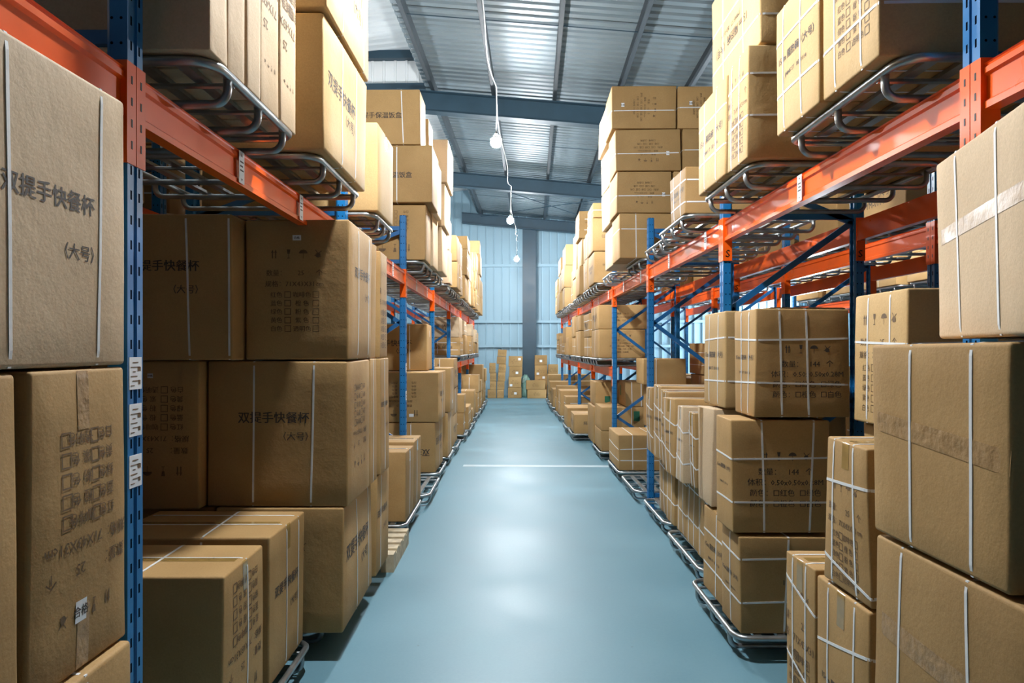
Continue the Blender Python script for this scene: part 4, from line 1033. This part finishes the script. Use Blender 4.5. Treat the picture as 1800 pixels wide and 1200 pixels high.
# end wall with vertical ribs
def ribwall(xa, xb, z0, zt, y, pitch=.30, amp=.05):
    vs, fs = [], []; x = xa; P = []
    while x < xb: P += [(x, 0), (x+.012, amp), (x+.05, amp), (x+.062, 0)]; x += pitch
    P.append((xb, 0))
    for (x, d) in P: vs += [(x, y-d, z0), (x, y-d, zt(x))]
    for i in range(len(P)-1): fs.append((2*i, 2*i+2, 2*i+3, 2*i+1))
    return mesh('wall', vs, fs)
bobj('wall_end', ribwall(XW0, XW1, 0, lambda x: (zroof(x)+.05 if x > -2.1 else 7.8), YW1), M_WALL)
bobj('wall_back', MB().box(XW0, XW1, YW0-.1, YW0, 0, 7.9).me('w'), M_DIM)
bobj('wall_left', MB().box(XW0-.1, XW0, YW0, YW1, 0, 7.2).me('w'), M_DIM)
wr = MB().box(XW1, XW1+.1, YW0, 22.4, 0, 6.0).box(XW1, XW1+.1, 22.4, YW1, 3.6, 6.0).box(XW1, XW1+.1, 25.5, YW1, 0, 3.6)
bobj('wall_right', wr.me('w'), M_WALL)
# girts on the end wall
for i, z in enumerate((1.86, 2.78, 4.88)):
    bobj('trim_%d' % (i+1), MB().box(XW0, XW1, YW1-.16, YW1-.035, z-.05, z+.05).me('girt'), M_WALL)
# main girders (rafters), columns
def girder(y, n):
    mb = MB()
    for (a, b) in ((-2.6, XW1-.05),):
        zA, zB = zroof(a)-.21, zroof(b)-.21; hh = .39
        vsn = [(a, zA), (b, zB), (b, zB-hh), (a, zA-hh)]
        mb.prism([(p[0], p[1]) for p in ((a, zA), (b, zB), (b, zB-.016), (a, zA-.016))], 'y', y-.11, y+.11)
        mb.prism([(a, zA-hh+.016), (b, zB-hh+.016), (b, zB-hh), (a, zA-hh)], 'y', y-.11, y+.11)
        mb.prism([(a, zA-.016), (b, zB-.016), (b, zB-hh+.016), (a, zA-hh+.016)], 'y', y-.006, y+.006)
    o = bobj('trim_girder_%d' % n, mb.me('girder'), M_GIRDER)
for n, y in enumerate((1.05, 7.05, 13.05, 19.1, 24.9)): girder(y, n+1)
# column at the end
cx = bd(0, 0).x
mb = MB()
X0c = -.39
mb.box(X0c, X0c+.50, 25.08, 25.10, 0, zroof(X0c)-.55).box(X0c, X0c+.50, 25.40, 25.42, 0, zroof(X0c)-.55).box(X0c+.24, X0c+.26, 25.10, 25.40, 0, zroof(X0c)-.55)
bobj('trim_column', mb.me('column'), M_GIRDER)
# purlins (each one visible line running away from the viewer)
xs = [-1.88 + 1.16*i for i in range(10)]
for i, x in enumerate(xs):
    zt = zroof(x) - .003; hh = .19
    mb = MB().box(x-.002, x+.002, YW0, YW1-.05, zt-hh, zt).box(x-.065, x+.0, YW0, YW1-.05, zt-hh, zt-hh+.004).box(x-.065, x, YW0, YW1-.05, zt-.004, zt).box(x-.067, x-.063, YW0, YW1-.05, zt-hh, zt-hh+.022)
    bobj('trim_purlin_%d' % (i+1), mb.me('purlin'), M_PURLIN)
# sag rods and wind bracing
mb = MB()
for y in (-1.5, 4.0, 10.1, 16.1, 22.0):
    mb.bar((-1.9, y, zroof(-1.9)-.14), (8.6, y, zroof(8.6)-.14), .012, .012)
for (y0, y1) in ((19.2, 24.8),):
    for x in (-1.9, 3.2):
        mb.bar((x, y0, zroof(x)-.30), (x+5.0, y1, zroof(x+5.0)-.30), .018, .018)
        mb.bar((x+5.0, y0, zroof(x+5.0)-.30), (x, y1, zroof(x)-.30), .018, .018)
bobj('trim_rods', mb.me('rods'), M_GIRDER)
# gable of the raised roof on the left, seen past the roof edge
bobj('wall_gable', ribwall(XW0, -2.12, 7.0, lambda x: 7.62, 13.6, .23, .02), M_WHITE)
bobj('trim_gable', MB().box(XW0, -2.12, 13.45, 13.6, 7.52, 7.68).box(XW0, -2.12, 13.4, 13.6, 6.88, 7.0).me('g'), M_GIRDER)
bobj('trim_gable_post', MB().box(-2.42, -2.2, 13.15, 13.35, 4.0, 6.7).me('g'), M_GIRDER)
# pale line across the aisle floor
ln = bobj('trim_floor_line', MB().box(-1.05, 1.45, 10.16, 10.32, 0, .0015).me('line'), M_LINE)

# ------------------------------------------------------------------ bulbs on their cable
def bulb_mesh():
    bm = bmesh.new(); bmesh.ops.create_icosphere(bm, subdivisions=2, radius=.078)
    for v in bm.verts:
        if v.co.z > 0: v.co.x *= 1 - v.co.z*4; v.co.y *= 1 - v.co.z*4; v.co.z *= 1.35
    me = bpy.data.meshes.new('bulb'); bm.to_mesh(me); bm.free()
    for p in me.polygons: p.use_smooth = True
    return me
r_ = .076; M_BULB = emis('lit_bulb_glass', BULB_COL, BULB_W / (4*math.pi*r_*r_*math.pi))
BM = bulb_mesh()
M_SHIELD = simple('uplight_shield', (0.55, 0.56, 0.56), 0.4, var=.03)
def lamp(x, y, z, lab, grp, ztop=5.29):
    root = link('hanging_bulb', None); root.location = (x, y, z)
    tag(root, lab, 'light bulb', grp)
    link('bulb', BM, M_BULB, root)
    link('uplight_shield', MB().tube([(0,0,.036), (0,0,.040), (0,0,.088)], [.0, .084, .024], 20).me('shield', True), M_SHIELD, root)  # added opaque cone, widened to keep the bulb's light off the roof
    link('lamp_socket', MB().tube([(0,0,.086), (0,0,.14)], [.020, .016], 10).me('sock', True), M_SOCKET, root)
    link('lamp_cord', MB().tube([(0,0,.12), (.004,0,(ztop-z)*.5), (0,0,ztop-z)], .004, 6).me('cord', True), M_CABLE, root)
    return root
HB = H + 2.8
names = ['above the aisle just before the camera', 'nearest in view above the aisle', 'middle one in view above the aisle', 'farthest in view above the aisle']
LB = [(-.40, 3.65), (-.215, 9.25), (-.035, 14.9), (.145, 21.3)]
for (x, y), nm in zip(LB, names):
    lamp(x, y, HB, 'bare glowing bulb on white cord, %s' % nm, 'bulbs above the middle aisle')
for x, y, nm in ((5.3, 9.2, 'near'), (5.4, 15.2, 'far')):
    lamp(x, y, HB, 'bare glowing bulb above the right neighbouring aisle, %s one' % nm, 'bulbs above the neighbouring aisles', 6.21)
for x, y, nm in ((-4.2, 9.2, 'near'), (-4.1, 15.2, 'far')):
    lamp(x, y, HB, 'bare glowing bulb above the left neighbouring aisle, %s one' % nm, 'bulbs above the neighbouring aisles', 7.57)
# the long sagging cable
pts = []
anch = [(-.60, -8.5, 5.4)] + [(x, y, 5.30) for x, y in LB] + [(.22, 24.6, 5.9)]
for (a, b) in zip(anch, anch[1:]):
    for t in range(12):
        u = t/12; sag = .22*4*u*(1-u)
        pts.append((a[0]+(b[0]-a[0])*u + .03*math.sin(u*9+a[1]), a[1]+(b[1]-a[1])*u, a[2]+(b[2]-a[2])*u - sag + .012*math.sin(u*23)))
pts.append(anch[-1])
cb = link('power_cable', MB().tube(pts, .007, 6).me('cable', True), M_CABLE)
tag(cb, 'long white power cable sagging above the aisle between the bulbs', 'cable')
